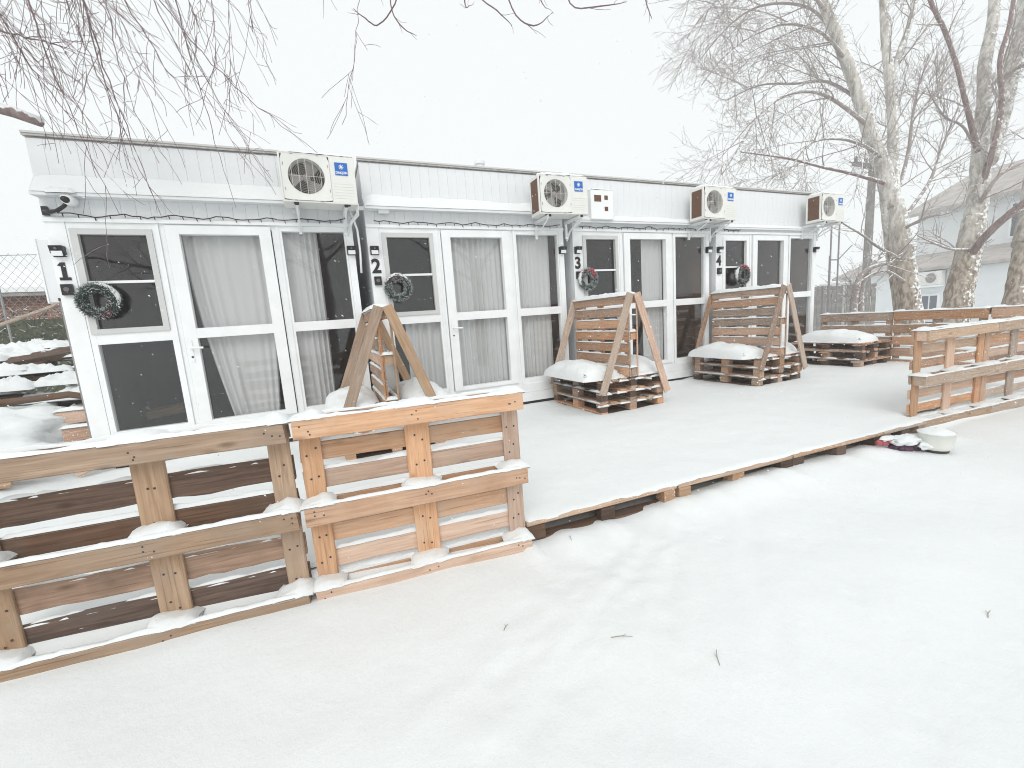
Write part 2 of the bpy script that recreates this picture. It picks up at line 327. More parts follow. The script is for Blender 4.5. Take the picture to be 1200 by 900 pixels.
# deck snow: a thick soft sheet over the pallet platform
V = []; F = []; nx, ny = 300, 84
for j in range(ny):
    for i in range(nx):
        x = -1.4 + 13.9*i/(nx-1); v = j/(ny-1)
        ye = deck_y(x)+.012 if 3.965 < x < 8.25 else (-3.19 if x <= 3.965 else -3.33)
        ye += .022*fbm(x, 0, 4)+.012*fbm(x, 5, 17)
        y = ye + (.05-ye)*v**1.25
        z = .004 + .018*fbm(x, y, .9) + .006*fbm(x, y+7, 4) + .012*math.exp(-(y+1.7)**2/1.5)
        e = (y-ye)/.06
        if e < 1: z = -.012 + (z+.012)*math.sqrt(max(0, 1-(1-e)**2))
        if y > -.25: z += .03*(1+(y)/.25)*(.5+.5*fbm(x, 2, 2))
        if x < .6: z += .22*min(1, (.6-x)/.8)*max(0, min(1, (y+1.9)/1.3))     # drift towards the woodpile
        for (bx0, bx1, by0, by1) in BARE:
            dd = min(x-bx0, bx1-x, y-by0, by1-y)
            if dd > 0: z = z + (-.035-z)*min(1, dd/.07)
        V.append((x, y, z))
for j in range(ny-1):
    for i in range(nx-1): F.append((j*nx+i, j*nx+i+1, (j+1)*nx+i+1, (j+1)*nx+i))
tag(obj('deck_snow', V, F, M['snow_ground'], smooth=True), 'snow lying over the pallet deck in front of the cabins', kind='structure')

# ------------------------------------------------------------------ planks and snow caps
_cache = {}
def plank_mesh(L, wd, t, mat, seed):
    k = (round(L, 3), round(wd, 3), round(t, 3), mat.name, seed)
    if k in _cache: return _cache[k]
    rr = random.Random(hash((round(L*1000), round(wd*1000), seed)))
    sid = mat.name == 'white_siding'
    ns = 1 if sid or L < .3 else 4; c = .0012 if sid else min(.0035, t*.2); k_ = 0 if sid else 1
    sk = rr.uniform(-.004, .004)*k_; tp = rr.uniform(-.02, .02)*k_; V = []; F = []
    for i in range(ns+1):
        x = -L/2+L*i/ns
        e = [rr.uniform(-.0022, .0022)*k_ for _ in range(4)]
        y0 = (-wd/2+e[0])*(1+tp*x/L); y1 = (wd/2+e[1])*(1+tp*x/L); z0 = -t/2+e[2]*.4; z1 = t/2+e[3]*.4
        ch = [c*rr.uniform(.5, 1.9 if k_ else 1) for _ in range(4)]
        sec = [(y0+ch[0], z0), (y1-ch[1], z0), (y1, z0+ch[1]), (y1, z1-ch[2]), (y1-ch[2], z1), (y0+ch[3], z1), (y0, z1-ch[3]), (y0, z0+ch[0])]
        for (yy, zz) in sec: V.append((x+(sk*yy/wd*2 if i in (0, ns) else 0), yy, zz))
    for i in range(ns):
        for q in range(8): F.append((i*8+q, i*8+(q+1) % 8, i*8+8+(q+1) % 8, i*8+8+q)[::-1])
    F.append(tuple(range(8))); F.append(tuple(ns*8+q for q in reversed(range(8))))
    me = mesh('plank', V, F, mat); _cache[k] = me
    return me
def plank(parent, name, c, ax, n, L, wd, t, mat, seed=None, jit=.004):
    """board centred on c, long axis ax, thickness along n"""
    ax = Vector(ax).normalized(); n = Vector(n); n = (n-ax*n.dot(ax)).normalized(); y = n.cross(ax)
    o = link(name, plank_mesh(L, wd, t, mat, random.randrange(4) if seed is None else seed), parent)
    m = Matrix((ax, y, n)).transposed().to_4x4(); m.translation = Vector(c)
    if jit: m = m @ Matrix.Rotation(random.uniform(-jit, jit), 4, 'Z')
    o.matrix_local = m
    return o
def snow_mesh(L, W, H, seed, rough=.3, ep=3, power=2.6, broken=0):
    k = ('s', round(L, 2), round(W, 3), round(H, 3), seed, rough, ep, power, broken)
    if k in _cache: return _cache[k]
    nx = max(8, min(60, int(L/.03))); ny = max(5, min(30, int(W/.02)))
    V = []; F = []
    for j in range(ny+1):
        for i in range(nx+1):
            u = 2*i/nx-1; v = 2*j/ny-1
            x = u*L/2; y = v*W/2
            nz_ = noise.fractal(Vector((x*6+seed*5.1, y*6+seed, seed*2.3)), 1, 2, 3)
            big = noise.noise(Vector((x*2.1+seed*3.3, y*2.1, seed*9.1)))
            h = H*(1-abs(u)**(ep*2))**.5*(1-abs(v)**power)**.5
            fine = noise.fractal(Vector((x*26+seed*2.7, y*26, seed*5.0)), 1, 2, 3)
            h *= 1 + rough*nz_ + .5*rough*big + .34*fine
            if broken: h *= max(0, min(1, (nz_*.8+big*.7+.9-broken*1.1)*2.2))
            e = .012*noise.noise(Vector((x*9+seed, seed*4.0, 1)))
            ed = max(0, max(abs(u), abs(v))-.55)*2.2; amp = min(.013, W*.16)*ed
            V.append((x+amp*noise.noise(Vector((x*31+seed, y*31, seed*3.0)))+amp*noise.noise(Vector((x*9, y*9+seed, 7))), y+amp*1.2*noise.noise(Vector((x*27, y*27+seed, seed*5.0)))+amp*noise.noise(Vector((x*8+seed, y*8, 2))), max(h, -.002)))
    n1 = nx+1
    for j in range(ny):
        for i in range(nx): F.append((j*n1+i, j*n1+i+1, (j+1)*n1+i+1, (j+1)*n1+i))
    b = len(V)
    V += [(-L/2, -W/2, -.006), (L/2, -W/2, -.006), (L/2, W/2, -.006), (-L/2, W/2, -.006)]
    F.append((b+3, b+2, b+1, b))
    me = mesh('snow_cap', V, F, M['snow'], True); _cache[k] = me
    return me
def snow(parent, c, L, W, H, rz=0, seed=None, name='snow_cap', **kw):
    o = link(name, snow_mesh(L, W, H, random.randrange(5) if seed is None else seed, **kw), parent)
    o.location = c; o.rotation_euler = (0, 0, rz); return o

def rough_plank(parent, name, c, ax, n, L, wd, t, mat):
    """waney edged board: the bark side wanders"""
    ax = Vector(ax).normalized(); n = Vector(n).normalized(); y = n.cross(ax); N_ = 20; V = []; F = []; sd = random.random()*50
    for i in range(N_+1):
        x = -L/2+L*i/N_; a = wd/2*(1+.30*noise.noise(Vector((x*3.2, sd, 0)))+.16*noise.noise(Vector((x*13, sd, 5)))); b = -wd/2*(1+.22*noise.noise(Vector((x*2.4, sd, 9))))
        k = 1+.5*noise.noise(Vector((x*6, sd, 3)))
        V += [(x, b, -t/2), (x, a, -t/2), (x, a*.9, t/2*k), (x, b*.92, t/2)]
    for i in range(N_):
        for k in range(4): F.append((i*4+k, i*4+(k+1) % 4, i*4+4+(k+1) % 4, i*4+4+k))
    F += [(3, 2, 1, 0), (N_*4, N_*4+1, N_*4+2, N_*4+3)]
    o = obj(name, V, F, mat, parent); m = Matrix((ax, y, n)).transposed().to_4x4(); m.translation = Vector(c); o.matrix_local = m
    return o
def pallet_parts(parent, org, ex, ey, ez, mats, decks=None, deckw=.09, snowy=True, runner_mats=None, left=0):
    """1.2 x 1.0 m pallet: ex along the boards, ey across, ez from runners (0) to deck (0.144)"""
    ex, ey, ez, org = Vector(ex), Vector(ey), Vector(ez), Vector(org)
    def P(x, y, z): return org+ex*x+ey*y+ez*z
    mt = lambda: random.choice(mats)
    rw = (.1, .1, .1)
    for i, y in enumerate((.05, .5, .95)):
        plank(parent, 'runner', P(.6-left/2, y, .011), ex, ez, 1.2+left, rw[i], .022, mt() if not runner_mats else runner_mats[i])
        for x in (.055-left, .6, 1.145):
            plank(parent, 'block', P(x, y, .061), ex, ez, .11 if x != .6 else .13, .1, .078, mt(), jit=0)
    for x in (.055-left, .6, 1.145): plank(parent, 'cross_board', P(x, .5, .111), ey, ez, 1.0, .1 if x != .6 else .13, .022, mt())
    dk = decks or [(.045+i*.1517, None) for i in range(7)]
    for y, mm in dk:
        if mm and mm.name.startswith('ROUGH'): rough_plank(parent, 'deck_board', P(.6-left/2, y, .133), ex, ez, 1.2+left, deckw*1.25, .024, mm)
        else: plank(parent, 'deck_board', P(.6-left/2, y, .133+(.0 if y < .9 else .0)), ex, ez, 1.2+left, deckw, .022, mm or mt(), jit=.006)

# ------------------------------------------------------------------ cabins
GR_C = 'white rental cabins standing in a row'
def frame_mesh(mb, x0, x1, z0, z1, wl, wr, wb, wt, y0, y1, rails=()):
    mb.box(x0, x0+wl, y0, y1, z0, z1); mb.box(x1-wr, x1, y0, y1, z0, z1)
    mb.box(x0+wl, x1-wr, y0+.0015, y1, z1-wt, z1); mb.box(x0+wl, x1-wr, y0+.0015, y1, z0, z0+wb)
    for a, b in rails: mb.box(x0+wl, x1-wr, y0+.002, y1, a, b)
def text_obj(txt, size, mat, parent, loc, extr=.004, bold=0, name='lettering', sx=1):
    cu = bpy.data.curves.new('t', 'FONT'); cu.body = txt; cu.size = size; cu.extrude = extr; cu.offset = bold; cu.align_x = 'CENTER'; cu.align_y = 'CENTER'
    to = bpy.data.objects.new('t', cu); col.objects.link(to)
    dg = bpy.context.evaluated_depsgraph_get(); dg.update()
    me = bpy.data.meshes.new_from_object(to.evaluated_get(dg)); bpy.data.objects.remove(to)
    me.materials.clear(); me.materials.append(mat)
    for v in me.vertices: v.co.x *= sx
    o = link(name, me, parent); o.location = loc; o.rotation_euler = (R(90), 0, 0); return o
LAB = ['cabin numbered 1, white fronted with snowy ledge, nearest on the left', 'cabin numbered 2, white fronted, behind the pallet fence and A-frame bench',
       'cabin numbered 3, white fronted, with a meter box above its door', 'cabin numbered 4, white fronted, farthest right beside the bare trees']
ZF0, ZF1 = .30, 2.53
def make_cabin(u):
    x0 = .64+2.94*u; W = 2.78
    t = thing('cabin', LAB[u], 'cabin', (x0, 0, 0), 0, GR_C)
    # shell
    MB().box(0, .05, .08, 5.6, 0, 3.22).build('side_wall', M['siding'], t); MB().box(W-.05, W, .08, 5.6, 0, 3.22).build('side_wall', M['siding'], t)
    MB().box(.05, W-.05, 5.5, 5.6, 0, 3.22).build('back_wall', M['siding'], t)
    rf = MB().box(-.01, W+.01, .02, 5.64, 3.222, 3.262).build('roof', M['trim'], t)
    snow(rf, (W/2, 2.85, 3.262), W, 5.5, .035, seed=u % 5, ep=6, power=8)
    MB().box(-.015, W+.015, -.03, .018, 3.262, 3.28).build('roof_trim', M['trim'], t)
    MB().box(-.015, W+.015, -.04, .02, 3.2815, 3.30).build('roof_lip', M['lip'], t)
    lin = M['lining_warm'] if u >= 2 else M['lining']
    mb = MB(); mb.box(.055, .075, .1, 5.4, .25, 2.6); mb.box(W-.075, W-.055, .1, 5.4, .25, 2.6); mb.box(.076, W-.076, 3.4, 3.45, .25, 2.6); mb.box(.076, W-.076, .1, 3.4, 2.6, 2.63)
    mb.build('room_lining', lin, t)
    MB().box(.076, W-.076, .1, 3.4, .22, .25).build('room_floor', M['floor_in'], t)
    # fascia of vertical siding panels
    n = 23; pw = W/n
    me = plank_mesh(.715, pw-.0014, .02, M['siding'], 0)
    for i in range(n):
        o = link('siding_panel', me, t)
        m = Matrix((Vector((0, 0, 1)), Vector((-1, 0, 0)), Vector((0, -1, 0)))).transposed().to_4x4(); m.translation = ((i+.5)*pw, .0, 2.888-.0005*(i % 2)); o.matrix_local = m
    MB().box(0, W, .012, .07, 2.53, 3.22).build('fascia_backing', M['siding'], t)
    # posts, head and plinth
    MB().box(0, .15, -.012, .078, 0.02, ZF1).build('post', M['pvc'], t); MB().box(2.70, W, -.012, .078, 0.02, ZF1).build('post', M['pvc'], t)
    MB().box(0, W, -.03, .008, ZF1-.035, ZF1+.002).build('head_rail', M['pvc'], t)
    MB().box(.15, 2.70, -.03, .07, .18, ZF0).build('plinth', M['pvc'], t); MB().box(.15, 2.70, -.055, .06, .045, .178).build('plinth_skirt', M['pvc'], t)
    MB().box(.15, 2.70, -.05, .06, .0, .043).build('shaded_gap_strip', M['black'], t)  # black strip standing in for the shade of the gap under the plinth
    # window with opening sash above a fixed pane
    mb = MB(); frame_mesh(mb, .152, .868, ZF0, ZF1-.036, .05, .045, .086, .057, -.006, .07, [(1.298, 1.406)])
    wa = mb.build('window', M['pvc'], t)
    mb = MB(); frame_mesh(mb, .173, .822, 1.404, 2.436, .058, .052, .05, .055, -.022, .03); mb.build('sash', M['pvcgrey'] if u < 3 else M['pvc'], wa)
    MB().box(.2312, .7698, -.014, .02, 1.905, 1.931).build('glazing_bar', M['pvc'], wa)
    gp = lambda par, a, b, c, d: MB().box(a, b, .03, .038, c, d).build('pane', M['glass'], par)
    gp(wa, .2, .8, 1.42, 2.42); gp(wa, .2, .826, .384, 1.30)
    # door
    mb = MB(); frame_mesh(mb, .872, 1.97, ZF0, ZF1-.036, .055, .055, .03, .045, .0, .07)
    dr = mb.build('door', M['pvc'], t)
    mb = MB(); frame_mesh(mb, .935, 1.905, .335, 2.478, .116, .118, .052, .088, -.028, .055, [(1.298, 1.406)])
    mb.build('door_leaf', M['pvc'], dr)
    gp(dr, 1.04, 1.80, .38, 1.31); gp(dr, 1.04, 1.80, 1.39, 2.40)
    mb = MB(); mb.box(.965, .995, -.036, -.028, 1.05, 1.28); mb.tube([(.98, -.034, 1.2), (.98, -.085, 1.2), (1.1, -.085, 1.195)], .011, 8); mb.build('handle', M['pvc'], dr)
    MB().lathe([(.011, -.04), (.011, -.028)], 10, (.98, 0, 1.1), 'y').build('keyhole', M['black'], dr)
    # fixed window
    mb = MB(); frame_mesh(mb, 1.974, 2.698, ZF0, ZF1-.036, .04, .02, .086, .057, -.006, .07, [(1.298, 1.406)])
    wc = mb.build('window', M['pvc'], t); gp(wc, 2.0, 2.685, .384, 1.31); gp(wc, 2.0, 2.685, 1.39, 2.45)
    for xx in (.87, 1.972): MB().box(xx-.012, xx+.012, -.016, -.007, ZF0+.002, ZF1-.037).build('cover_strip', M['pvc'], t)
    # ledge over the windows
    zl, dl, ri_ = [(2.735, .15, .17), (2.715, .15, .12), (2.635, .11, .07), (2.60, .07, .05)][u]
    V = [(-.0, -.0115, zl+ri_), (W, -.0115, zl+ri_), (W, -dl, zl), (0, -dl, zl), (0, -.0115, zl-.02), (W, -.0115, zl-.02), (W, -dl, zl-.03), (0, -dl, zl-.03)]
    lg = obj('ledge', V, [(0, 3, 2, 1), (4, 5, 6, 7), (3, 7, 6, 2), (0, 4, 7, 3), (1, 2, 6, 5), (0, 1, 5, 4)], M['siding'], t)
    V = []; F = []; nx, ny = 70, 9; hs = [.05, .075, .05, .03][u]
    for j in range(ny+1):
        for i in range(nx+1):
            x = .01+(W-.02)*i/nx; v = j/ny; y = -.012-(dl-.004)*v
            e = min(1, i/3, (nx-i)/3)
            h = hs*(1-v**5)**.5*(.75+.5*fbm(x+u*5, y*3, 1.6))*(e**.5)*(1-.35*(1-v))
            V.append((x, y, zl+ri_-ri_*v+max(h, .001)))
    for j in range(ny):
        for i in range(nx): F.append((j*(nx+1)+i, (j+1)*(nx+1)+i, (j+1)*(nx+1)+i+1, j*(nx+1)+i+1))
    obj('snow_cap', V, F, M['snow'], lg, True)
    # number and lock box on the post
    if u == 0:
        mb = MB(); mb.box(.055, .09, -.02, -.0125, 1.965, 2.115); mb.box(.03, .115, -.0205, -.0125, 1.945, 1.972)
        mb.V += [(.03, -.02, 2.085), (.056, -.02, 2.115), (.056, -.02, 2.08), (.03, -.0125, 2.085), (.056, -.0125, 2.115), (.056, -.0125, 2.08)]; b = len(mb.V)-6
        mb.F += [(b, b+2, b+1), (b, b+1, b+4, b+3), (b, b+3, b+5, b+2)]
        mb.build('house_number', M['black'], t)
    else: text_obj(str(u+1), .235, M['black'], t, (.072, -.017, 2.025), .004, .007, 'house_number', .95)
    k = MB().box(.03, .115, -.045, -.0125, 1.80, 1.905).build('lock_box', M['black'], t)
    MB().lathe([(.022, -.052), (.022, -.0452)], 14, (.0725, 0, 1.855), 'y').build('dial', M['cloth'], k)
    return t
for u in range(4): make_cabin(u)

def wall_lamp(x, label):
    t = thing('wall_lamp', label, 'lamp', (x, -.0125, 2.165), 0, 'small black outdoor lamps on the cabin posts')
    mb = MB()
    V = [(-.05, 0, 0), (.05, 0, 0), (.05, 0, .10), (-.05, 0, .10), (-.05, -.055, .035), (.05, -.055, .035), (.05, -.07, .10), (-.05, -.07, .10)]
    obj('housing', V, [(0, 3, 2, 1), (4, 5, 6, 7), (0, 1, 5, 4), (3, 7, 6, 2), (0, 4, 7, 3), (1, 2, 6, 5)], M['black'], t)
    V = [(-.042, -.02, -.004), (.042, -.02, -.004), (.042, -.058, .034), (-.042, -.058, .034), (-.042, -.058, .05), (.042, -.058, .05), (.042, -.062, .05), (-.042, -.062, .05)]
    MB().box(-.04, .04, -.062, -.05, .004, .05).build('panel', M['lens'], t)
    MB().lathe([(.010, -.078), (.010, -.06)], 10, (0, 0, .072), 'y').build('sensor', M['cloth'], t)
for u in range(4):
    x0 = .64+2.94*u
    wall_lamp(x0+.07, ['black lamp at the far left corner post, above the slab-footed numeral', 'black lamp on the post just right of the leftmost dark gap', 'black lamp on the post left of the red-berried wreath, under the meter box', 'black lamp on the left post of the farthest cabin, under the third air conditioner'][u])
    wall_lamp(x0+2.742, ['black lamp on the post under the leftmost air conditioner, left of the dark gap', 'black lamp on the post below the second air conditioner',
              'black lamp on the right post of the meter box cabin', 'black lamp sticking out at the far right corner of the cabin row'][u])

# ------------------------------------------------------------------ air conditioners
AC_L = ['cream air conditioner with blue badge under the hanging twigs, leftmost of four', 'cream air conditioner with blue badge just left of the meter box',
        'cream air conditioner above the post between cabins 3 and 4', 'cream air conditioner at the far right end of the cabin row']
def make_ac(u):
    xl = [2.735, 5.775, 8.70, 11.66][u]; zb = [2.655, 2.62, 2.635, 2.665][u]
    t = thing('air_conditioner', AC_L[u], 'air conditioner', (xl, -.43, zb), 0, 'air conditioner units on the cabin fascias')
    W, D, H = .75, .27, .50
    t.rotation_euler = (0, R((.6, -.5, .9, -.7)[u]), R((.8, -1.2, .5, 1.4)[u]))
    cx, cz, r = .255, .265, .178
    mb = MB()                                            # shell with a round fan opening in its front
    n = 32; b = 0; sq = (.02, .49, .02, .48)
    for k in range(n):
        g = 2*math.pi*k/n; mb.V.append((cx+r*math.cos(g), 0, cz+r*math.sin(g)))
    for k in range(n):
        g = 2*math.pi*k/n; c, s = math.cos(g), math.sin(g)
        q = min((sq[1]-cx)/c if c > 1e-6 else 9, (sq[0]-cx)/c if c < -1e-6 else 9, (sq[3]-cz)/s if s > 1e-6 else 9, (sq[2]-cz)/s if s < -1e-6 else 9)
        mb.V.append((cx+q*c, -.006, cz+q*s))
    for k in range(n):
        g = 2*math.pi*k/n; mb.V.append((cx+r*math.cos(g), .13, cz+r*math.sin(g)))
    for k in range(n):
        k2 = (k+1) % n
        mb.F.append((k, n+k, n+k2, k2)); mb.F.append((k, k2, 2*n+k2, 2*n+k))
    mb.build('fan_cowl', M['casing'], t)
    mb = MB(); mb.box(0, .021, 0, D, .012, H-.012); mb.box(.489, W, 0, D, .012, H-.012); mb.box(.0, W, .002, D, H-.022, H); mb.box(.0, W, .002, D, 0, .022); mb.box(.02, .49, D-.02, D-.001, .02, .48)
    sh = mb.build('casing', M['casing'], t); bv = sh.modifiers.new('b', 'BEVEL'); bv.width = .006; bv.segments = 2
    MB().lathe([(r, .128), (.001, .129)], 32, (cx, 0, cz), 'y').build('fan_cavity', M['darkin'], t)
    for k in range(3):                                   # fan blades
        V = []; F = []; a0 = 2*math.pi*k/3+.5+u
        for i in range(7):
            a = a0 + i*.17
            for q, rr in enumerate((.035, .10, r-.015)):
                V.append((cx+rr*math.cos(a+q*.1), .095-.045*i/6, cz+rr*math.sin(a+q*.1)))
        for i in range(6):
            for q in range(2): F.append((i*3+q, i*3+q+1, i*3+q+4, i*3+q+3))
        obj('fan_blade', V, F, M['fan'], t, True)
    MB().lathe([(.001, .035), (.035, .04), (.04, .09)], 18, (cx, 0, cz), 'y', False).build('fan_hub', M['fan'], t, True)
    mb = MB()
    for rr in [.03+.0165*i for i in range(10)]:
        mb.tube([(cx+rr*math.cos(2*math.pi*k/24), -.004, cz+rr*math.sin(2*math.pi*k/24)) for k in range(25)], .0013, 3, False)
    for k in range(5):
        xx = cx-.14+k*.07; hh = math.sqrt(max(0, r*r-(xx-cx)**2)); mb.tube([(xx, -.006, cz-hh), (xx, -.006, cz+hh)], .0028, 4)
    mb.tube([(cx-r, -.007, cz), (cx+r, -.007, cz)], .0028, 4); mb.build('fan_guard', M['wire'], t)
    mb = MB()
    for xx, zz, a, b_ in ((.13, .492, .03, .006), (.38, .492, .03, .006), (.13, .03, .03, .006), (.38, .03, .03, .006), (.04, .14, .006, .03), (.04, .39, .006, .03), (.475, .14, .006, .03), (.475, .39, .006, .03)):
        mb.box(xx-a/2, xx+a/2, -.0085, -.006, zz-b_/2-.012, zz+b_/2-.012)
    tag(mb.build('vent_slots', M['fan'], t), kind='stuff')
    for i in range(6): MB().box(.52, .72, -.003, .0, .06+i*.03, .066+i*.03).build('rib', M['casing'], t)
    bd = MB().box(.545, .675, -.006, -.0005, .30, .43).build('badge', M['blue'], t)
    text_obj('DAKJON', .036, M['white'], bd, (.61, -.0075, .325), .001, .0009, 'lettering', .86)
    mb = MB()
    for k in range(4):
        a = R(45)*k+R(90); c, s = math.cos(a)*.026, math.sin(a)*.026; mb.tube([(.61-c, -.0075, .385-s), (.61+c, -.0075, .385+s)], .0035, 4)
    mb.build('snowflake_mark', M['white'], bd)
    if u: MB().box(-.003, -.0005, .03, D-.04, .045, H-.045).build('coil_panel', M['coil'], t)
    for xx in (.11, .60):                                # wall brackets
        mb = MB(); mb.box(xx, xx+.035, -.03, D+.152, -.045, -.008); mb.box(xx+.002, xx+.033, D+.125, D+.152, -.25, -.047); mb.tube([(xx+.0175, -.0, -.04), (xx+.0175, D+.13, -.22)], .009, 5)
        br = mb.build('bracket', M['pvc'], t); MB().box(xx-.002, xx+.037, -.034, -.0302, -.042, -.01).build('end_cap', M['black'], br)
    for xx in (.10, .62): MB().box(xx, xx+.05, .01, .06, -.008, .0).build('rubber_foot', M['black'], t)
    mb = MB(); x = W-.03
    mb.tube([(x, .16, .1), (x+.045, .2, .06), (x+.04, .25, -.05), (x-.02, .36, -.1), (x-.05, .41, -.16), (x-.09, .425, -.28)], .016, 6); mb.tube([(x, .12, .14), (x+.035, .18, .09), (x+.03, .24, -.03), (x-.03, .35, -.1), (x-.08, .425, -.2)], .01, 6)
    mb.build('pipe', M['pvc'], t, True)
    snow(t, (W/2, D/2, H), W-.01, D, .045, seed=u, ep=4)
for u in range(4): make_ac(u)

# ------------------------------------------------------------------ wreaths
def make_wreath(x, z, r, seed, label, red):
    t = thing('wreath', label, 'wreath', (x, -.075, z), 0, 'Christmas wreaths hung on the cabin windows')
    rr = random.Random(seed)
    mb = MB(); mb.tube([(r*.7*math.cos(2*math.pi*k/24), 0, r*.7*math.sin(2*math.pi*k/24)) for k in range(25)], r*.2, 6, False); mb.build('ring', M['needle'], t)
    mg, mf = MB(), MB()
    for k in range(2600):
        a = rr.uniform(0, 2*math.pi); b = rr.uniform(0, 2*math.pi); rad = r*.70; q = r*.19
        c, s = math.cos(a), math.sin(a)
        nrm = Vector((c*math.cos(b), -math.sin(b), s*math.cos(b)))
        p = Vector((rad*c, 0, rad*s)) + nrm*q
        d = (nrm + Vector((-s, 0, c))*rr.choice((-.4, .9)) + Vector([rr.uniform(-.5, .5) for _ in range(3)])).normalized()*r*rr.uniform(.12, .24)
        sd_ = d.cross(Vector([rr.uniform(-1, 1) for _ in range(3)])).normalized()*r*.02
        tgt = mf if rr.random() < ((.30, .28, .52, .58, .42)[seed] + .3*max(0, nrm.z)) else mg
        i = len(tgt.V); tgt.V += [p-sd_, p+sd_, p+d]; tgt.F.append((i, i+1, i+2))
    tag(mg.build('needles', M['needle'], t), kind='stuff'); tag(mf.build('frosted_needles', M['frost'], t), kind='stuff')
    mb = MB()
    for k in range(26):
        a = red + rr.gauss(0, .42); rad = r*rr.uniform(.58, .9); bb = r*(rr.uniform(.06, .10) if seed > 2 else rr.uniform(.045, .07))
        mb.lathe([(.001, -bb), (bb*.8, -bb*.6), (bb, 0), (bb*.8, bb*.6), (.001, bb)], 7, (rad*math.cos(a), -r*rr.uniform(.1, .2), rad*math.sin(a)), 'y', False)
    tag(mb.build('berries', M['red'] if seed > 2 else M['maroon'], t, True), kind='stuff')
    # snow lying along the upper arc
    a0, a1 = (R(-20), R(95)) if seed == 1 else ((R(30), R(150)) if seed == 2 else (R(120), R(215)))
    pts = [(r*.84*math.cos(a0+(a1-a0)*k/12), -.005, r*.84*math.sin(a0+(a1-a0)*k/12)) for k in range(13)]
    MB().tube(pts, [r*.17*math.sin(math.pi*(k+.4)/12.8)**.5*rr.uniform(.75, 1.1) for k in range(13)], 7).build('snow_cap', M['snow'], t, True)
make_wreath(.945, 1.735, .185, 1, 'dark fir wreath with a rim of snow on the window beside number 1', R(-70))
make_wreath(3.885, 1.757, .18, 2, 'frosted fir wreath hanging on the window of cabin 2', R(100))
make_wreath(6.725, 1.783, .175, 3, 'snowy wreath with red berries beside the number 3', R(60))
make_wreath(10.06, 1.766, .185, 4, 'small wreath with bright red ribbon on the window of cabin 4', R(75))

# ------------------------------------------------------------------ small fittings
t = thing('meter_box', 'white electric meter box with three small windows above cabin 3', 'meter box', (6.77, -.012, 2.64))
bx_ = MB().box(0, .40, -.15, -.001, 0, .42).build('case', M['pvc'], t); bv = bx_.modifiers.new('b', 'BEVEL'); bv.width = .01; bv.segments = 2
for a, b, c, d in ((.06, .18, .25, .34), (.24, .30, .28, .34), (.24, .30, .12, .18)): MB().box(a, b, -.154, -.1502, c, d).build('viewing_window', M['coil'], t)
snow(t, (.2, -.08, .42), .4, .14, .03, seed=2)
t = thing('security_camera', 'black security camera on a curved arm at the left corner of cabin 1', 'camera', (.70, -.012, 2.60))
MB().box(-.045, .0, -.03, -.001, -.05, .03).build('mount', M['black'], t)
MB().tube([(-.02, -.03, -.01), (.02, -.06, -.03), (.09, -.09, -.025), (.15, -.10, .015), (.185, -.11, .05)], [.02, .02, .019, .017, .016], 8).build('arm', M['black'], t, True)
MB().lathe([(.001, -.17), (.04, -.165), (.05, -.13), (.05, -.04), (.04, -.03)], 16, (.2, 0, .075), 'y').build('body', M['pvc'], t, True)
MB().lathe([(.001, -.205), (.026, -.2), (.03, -.165)], 14, (.2, 0, .06), 'y').build('lens', M['black'], t, True)
snow(t, (.17, -.1, .12), .22, .16, .06, seed=1)
for u in range(4):
    x0 = .64+2.94*u; rr = random.Random(u+5)
    t = thing('string_lights', ['dark string lights above the windows right of the security camera', 'dark string lights above the windows under the roof vent pipe', 'dark string lights above the windows below the meter box', 'short dark string lights at the left of the farthest cabin'][u], 'string lights', (x0, -.04, 2.555), 0, 'string lights above the cabin windows')
    pts = [(.1+2.62*i/44, rr.uniform(-.012, .004), .012*math.sin(i*.9)+rr.uniform(-.008, .008)+(.012 if i % 11 == 0 else 0)) for i in range(45)]
    if u == 3: pts = pts[:9]
    MB().tube(pts, .0055, 5).build('cable', M['black'], t, True)
    for i in range(1, len(pts)-1, 2):
        p = pts[i]; MB().tube([p, (p[0]+.004, p[1]-.004, p[2]-.02), (p[0]+.006, p[1]-.006, p[2]-.034)], [.004, .005, .003], 5).build('bulb', M['black'], t)
t = thing('cable_trunking', 'white cable trunking with a junction box beside the gap above cabin 2', 'trunking', (3.34, -.03, 2.70))
MB().box(0, .40, -.035, 0, -.012, .028).build('channel', M['pvc'], t); MB().box(.402, .53, -.07, 0, -.05, .06).build('junction_box', M['pvc'], t)
MB().tube([(.06, -.02, -.02), (.1, -.03, -.1), (.135, -.03, -.25), (.14, -.02, -.5), (.125, -.015, -.75)], .013, 6).build('loose_cable', M['pvc'], t, True)
t = thing('roof_pipe', 'short pale vent pipe standing on the roof of cabin 2', 'pipe', (5.44, .8, 3.29))
MB().lathe([(.06, 0), (.06, .33)], 14).build('stack', M['siding'], t); MB().lathe([(.085, .331), (.085, .37), (.02, .41)], 14).build('cap', M['siding'], t)
t = thing('downpipe', 'dark thin downpipe on the left corner of cabin 1', 'pipe', (.615, .07, 0))
MB().box(-.002, .016, -.05, .0, .0, 1.75).build('pipe', M['metal'], t); MB().box(-.006, .022, -.055, .0, 1.752, 1.78).build('collar', M['bag'], t)
MB().box(.0, .02, -.056, -.051, 1.2, 1.22).build('clip', M['trim'], t)
t = thing('side_panel', 'pale grey plastic panel fixed beside the left post of cabin 1', 'panel', (.50, .12, 1.75))
MB().box(0, .135, 0, .05, 0, .60).build('board', M['siding'], t); MB().box(-.012, .0, -.01, .06, -.01, .61).build('edge_strip', M['pvc'], t)

